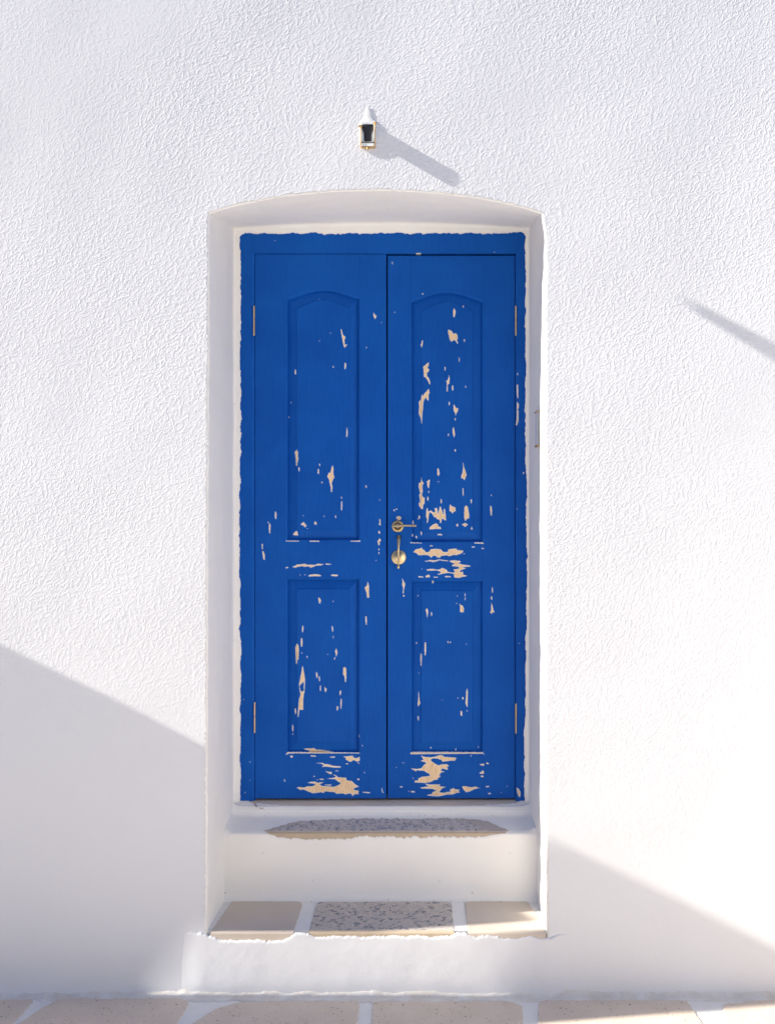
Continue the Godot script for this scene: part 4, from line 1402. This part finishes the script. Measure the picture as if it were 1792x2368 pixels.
	chip([-115, 142, -105, 139, -106, 136])
	chip([-272, 138, -257, 139, -245, 139, -239, 134, -224, 134, -206, 128, -176, 125, -176, 121, -206, 121, -233, 125, -249, 124, -241, 130, -251, 136])
	chip([-237, 108, -224, 105, -210, 104, -211, 96, -220, 97])
	chip([-198, 109, -184, 110, -186, 107, -196, 107])
	chip([-208, 96, -192, 90, -188, 84, -174, 83, -156, 82, -154, 72, -135, 70, -121, 57, -106, 47, -119, 45, -129, 39, -121, 34, -107, 33, -109, 25, -106, 19, -121, 20, -131, 11, -137, 22, -162, 18, -164, 22, -194, 21, -200, 27, -222, 28, -233, 31, -243, 24, -253, 27, -283, 22, -293, 27, -305, 31, -318, 37, -330, 35, -345, 44, -336, 47, -318, 44, -305, 49, -285, 49, -273, 54, -277, 59, -305, 63, -289, 67, -273, 67, -267, 63, -241, 65, -257, 57, -249, 51, -226, 49, -202, 47, -182, 55, -176, 61, -186, 67, -198, 76, -233, 79, -202, 82, -194, 86])
	chip([-92, 28, -79, 28, -60, 26, -69, 23, -91, 25])
	chip([-18, 47, -17, 35, -13, 25, -17, 24, -21, 35])
	chip([121, 413, 123, 399, 126, 373, 129, 367, 122, 357, 118, 353, 118, 365, 120, 375])
	chip([308, 424, 310, 407, 309, 359, 310, 351, 306, 353, 301, 367, 303, 387, 304, 411])
	chip([89, 176, 99, 179, 366, 178, 366, 180, 375, 169, 366, 173, 91, 171])
	chip([128, 167, 142, 161, 170, 159, 182, 161, 202, 167, 213, 166, 219, 161, 267, 157, 260, 146, 245, 146, 213, 142, 206, 150, 194, 154, 178, 156, 168, 150, 170, 144, 190, 132, 198, 128, 209, 132, 229, 133, 239, 126, 229, 122, 235, 112, 227, 112, 213, 117, 206, 108, 223, 103, 207, 101, 200, 90, 207, 86, 196, 80, 194, 74, 178, 71, 170, 65, 144, 61, 107, 63, 107, 70, 122, 71, 120, 78, 134, 84, 166, 88, 162, 96, 150, 102, 142, 108, 113, 109, 113, 103, 107, 108, 91, 117, 115, 114, 132, 117, 142, 130, 152, 136, 142, 142, 128, 145, 140, 150, 136, 158])
	chip([146, 59, 162, 55, 186, 55, 206, 55, 198, 49, 209, 47, 226, 45, 213, 41, 204, 31, 198, 25, 221, 23, 229, 26, 245, 27, 241, 35, 249, 37, 255, 43, 259, 37, 273, 35, 281, 33, 271, 29, 281, 25, 269, 23, 253, 17, 229, 16, 209, 11, 190, 9, 156, 12, 156, 15, 174, 19, 174, 25, 190, 31, 174, 38, 128, 40, 130, 43, 150, 47, 162, 47, 152, 53])
	chip([288, 47, 298, 49, 306, 47, 324, 44, 340, 47, 356, 41, 332, 36, 320, 29, 304, 25, 294, 35])
	chip([355, 132, 368, 135, 374, 132, 371, 127, 360, 129])
	chip([379, 136, 383, 141, 393, 134, 385, 133])
	chip([355, 100, 362, 103, 366, 110, 372, 104, 371, 96, 356, 96])
	chip([496, 45, 504, 41, 511, 27, 509, 7, 505, 11, 497, 31])
	chip([434, 32, 437, 25, 443, 21, 437, 24])
	dashes([[-21, 1826, 3.6, 3.6], [-78, 1730, 3.6, 5.5], [-258, 1756, 3.2, 4.0], [-215, 1786, 3.2, 3.2], [-205, 1657, 3.6, 7.9], [-368, 1520, 3.2, 4.0], [-376, 1464, 4.0, 4.7], [-259, 1916, 2.8, 2.8], [-251, 1937, 2.4, 2.6], [-427, 2139, 2.8, 2.8]])
	dashes([[293, 1889, 4.3, 10.3], [297, 1758, 5.1, 11.1], [277, 1685, 3.6, 17.4], [223, 1650, 4.7, 13.4], [252, 1576, 5.5, 20.5], [302, 1580, 4.7, 7.9], [239, 1516, 4.7, 15.0], [262, 1456, 4.0, 9.5], [500, 1628, 4.0, 10.3], [137, 1936, 5.5, 5.5], [21, 2055, 4.0, 8.7], [122, 2089, 21.7, 4.3], [30, 1866, 3.2, 3.6], [411, 2095, 3.2, 3.2]])
	dashes([[-336, 1264, 4.7, 15.8], [-257, 1281, 3.6, 8.7], [-262, 1255, 5.5, 20.5], [-248, 1213, 3.6, 7.1], [-79, 1197, 4.7, 10.3], [-173, 1154, 3.6, 7.1], [-173, 1124, 4.7, 36.3], [-196, 1082, 4.0, 10.3], [-425, 1087, 6.7, 29.6], [-448, 1037, 6.3, 39.5], [-454, 1060, 3.2, 5.5], [-476, 968, 4.7, 22.9], [-27, 1147, 3.2, 6.3], [-200, 857, 29.2, 7.1], [-313, 859, 4.0, 4.0], [-331, 859, 3.2, 3.2], [-205, 758, 3.6, 4.0], [-79, 684, 5.5, 34.8], [-322, 651, 5.5, 25.3], [-208, 652, 5.5, 21.3], [-205, 620, 3.2, 7.9], [-326, 600, 7.1, 33.2], [-29, 1022, 7.9, 10.3], [-30, 956, 4.7, 7.9], [-30, 942, 4.7, 7.9], [-320, 1086, 3.2, 4.0], [-240, 1084, 3.2, 4.0], [-304, 1037, 2.8, 3.2], [-41, 914, 2.4, 2.6]])
	dashes([[236, 1396, 4.0, 10.3], [262, 1336, 4.7, 10.3], [197, 1216, 3.2, 5.5], [160, 1177, 3.6, 7.1], [157, 1151, 4.0, 15.8], [208, 1141, 5.1, 16.6], [323, 1141, 5.1, 15.8], [400, 1164, 3.2, 4.7], [399, 1105, 7.1, 37.9], [522, 1249, 4.7, 7.9], [292, 1176, 4.3, 31.6], [124, 1080, 5.9, 13.4], [100, 1060, 4.7, 15.8], [132, 1018, 4.7, 14.2], [98, 1010, 4.7, 10.3], [113, 1003, 6.3, 10.3], [203, 1013, 19.8, 5.5], [119, 1073, 3.2, 4.0], [37, 1111, 7.1, 4.0], [28, 1107, 4.7, 7.9], [170, 970, 12.6, 3.6], [331, 966, 13.4, 4.0], [368, 960, 11.1, 4.0], [296, 940, 5.5, 2.6], [134, 882, 2.8, 3.2], [130, 851, 19.8, 5.1], [187, 850, 18.2, 3.6], [233, 852, 24.5, 4.7], [176, 831, 7.1, 11.1], [65, 778, 7.1, 5.5], [404, 801, 4.7, 20.5], [401, 770, 4.7, 14.2], [300, 782, 4.0, 11.9], [300, 767, 3.6, 11.9], [270, 778, 3.2, 3.6], [119, 778, 3.2, 4.0], [267, 749, 3.2, 4.0], [171, 708, 4.7, 15.8], [497, 1111, 2.8, 4.7]])
	dashes([[-350, 335, 5.5, 23.7], [-361, 270, 5.5, 26.1], [-361, 248, 2.8, 5.5], [-325, 559, 3.6, 5.5], [-305, 544, 3.6, 10.3], [-268, 475, 5.5, 22.9], [-258, 461, 5.1, 19.0], [-254, 424, 4.0, 22.1], [-226, 554, 2.8, 3.2], [-200, 538, 3.6, 9.5], [-178, 407, 5.5, 18.2], [-175, 365, 5.1, 39.5], [-282, 165, 22.9, 5.1], [-207, 161, 22.1, 5.1], [-152, 135, 11.9, 3.6], [-224, 54, 27.7, 3.6], [-249, 76, 19.8, 4.3], [-266, 74, 4.7, 3.2], [-278, 87, 7.1, 3.2], [-391, 71, 4.0, 7.9], [-109, 76, 10.3, 5.9], [-85, 102, 4.0, 4.0], [-93, 205, 4.0, 4.7], [-523, 144, 3.6, 4.7], [-521, 73, 2.8, 3.2], [-541, 27, 3.2, 4.0], [-106, 241, 3.2, 10.3], [-547, 382, 3.2, 2.6]])
	dashes([[113, 596, 3.6, 7.1], [147, 575, 6.7, 50.6], [131, 533, 5.9, 48.2], [234, 601, 4.3, 7.9], [243, 600, 4.7, 4.7], [304, 593, 2.8, 3.2], [122, 481, 2.8, 3.2], [272, 385, 3.2, 4.7], [291, 385, 4.3, 10.3], [213, 377, 2.8, 3.6], [285, 327, 6.7, 20.5], [308, 337, 3.2, 7.1], [120, 307, 4.3, 18.2], [506, 598, 3.6, 3.6], [169, 193, 4.7, 7.1], [264, 186, 4.0, 9.5], [351, 196, 4.0, 4.7], [62, 138, 7.1, 3.2], [37, 120, 2.8, 2.8], [101, 79, 5.5, 3.2], [55, 46, 11.1, 4.7], [100, 27, 18.2, 5.1], [385, 47, 15.0, 4.7], [393, 20, 11.9, 5.1], [365, 86, 11.9, 5.9], [461, 48, 2.4, 2.8], [322, 165, 2.8, 4.7], [84, 29, 3.2, 3.2]])
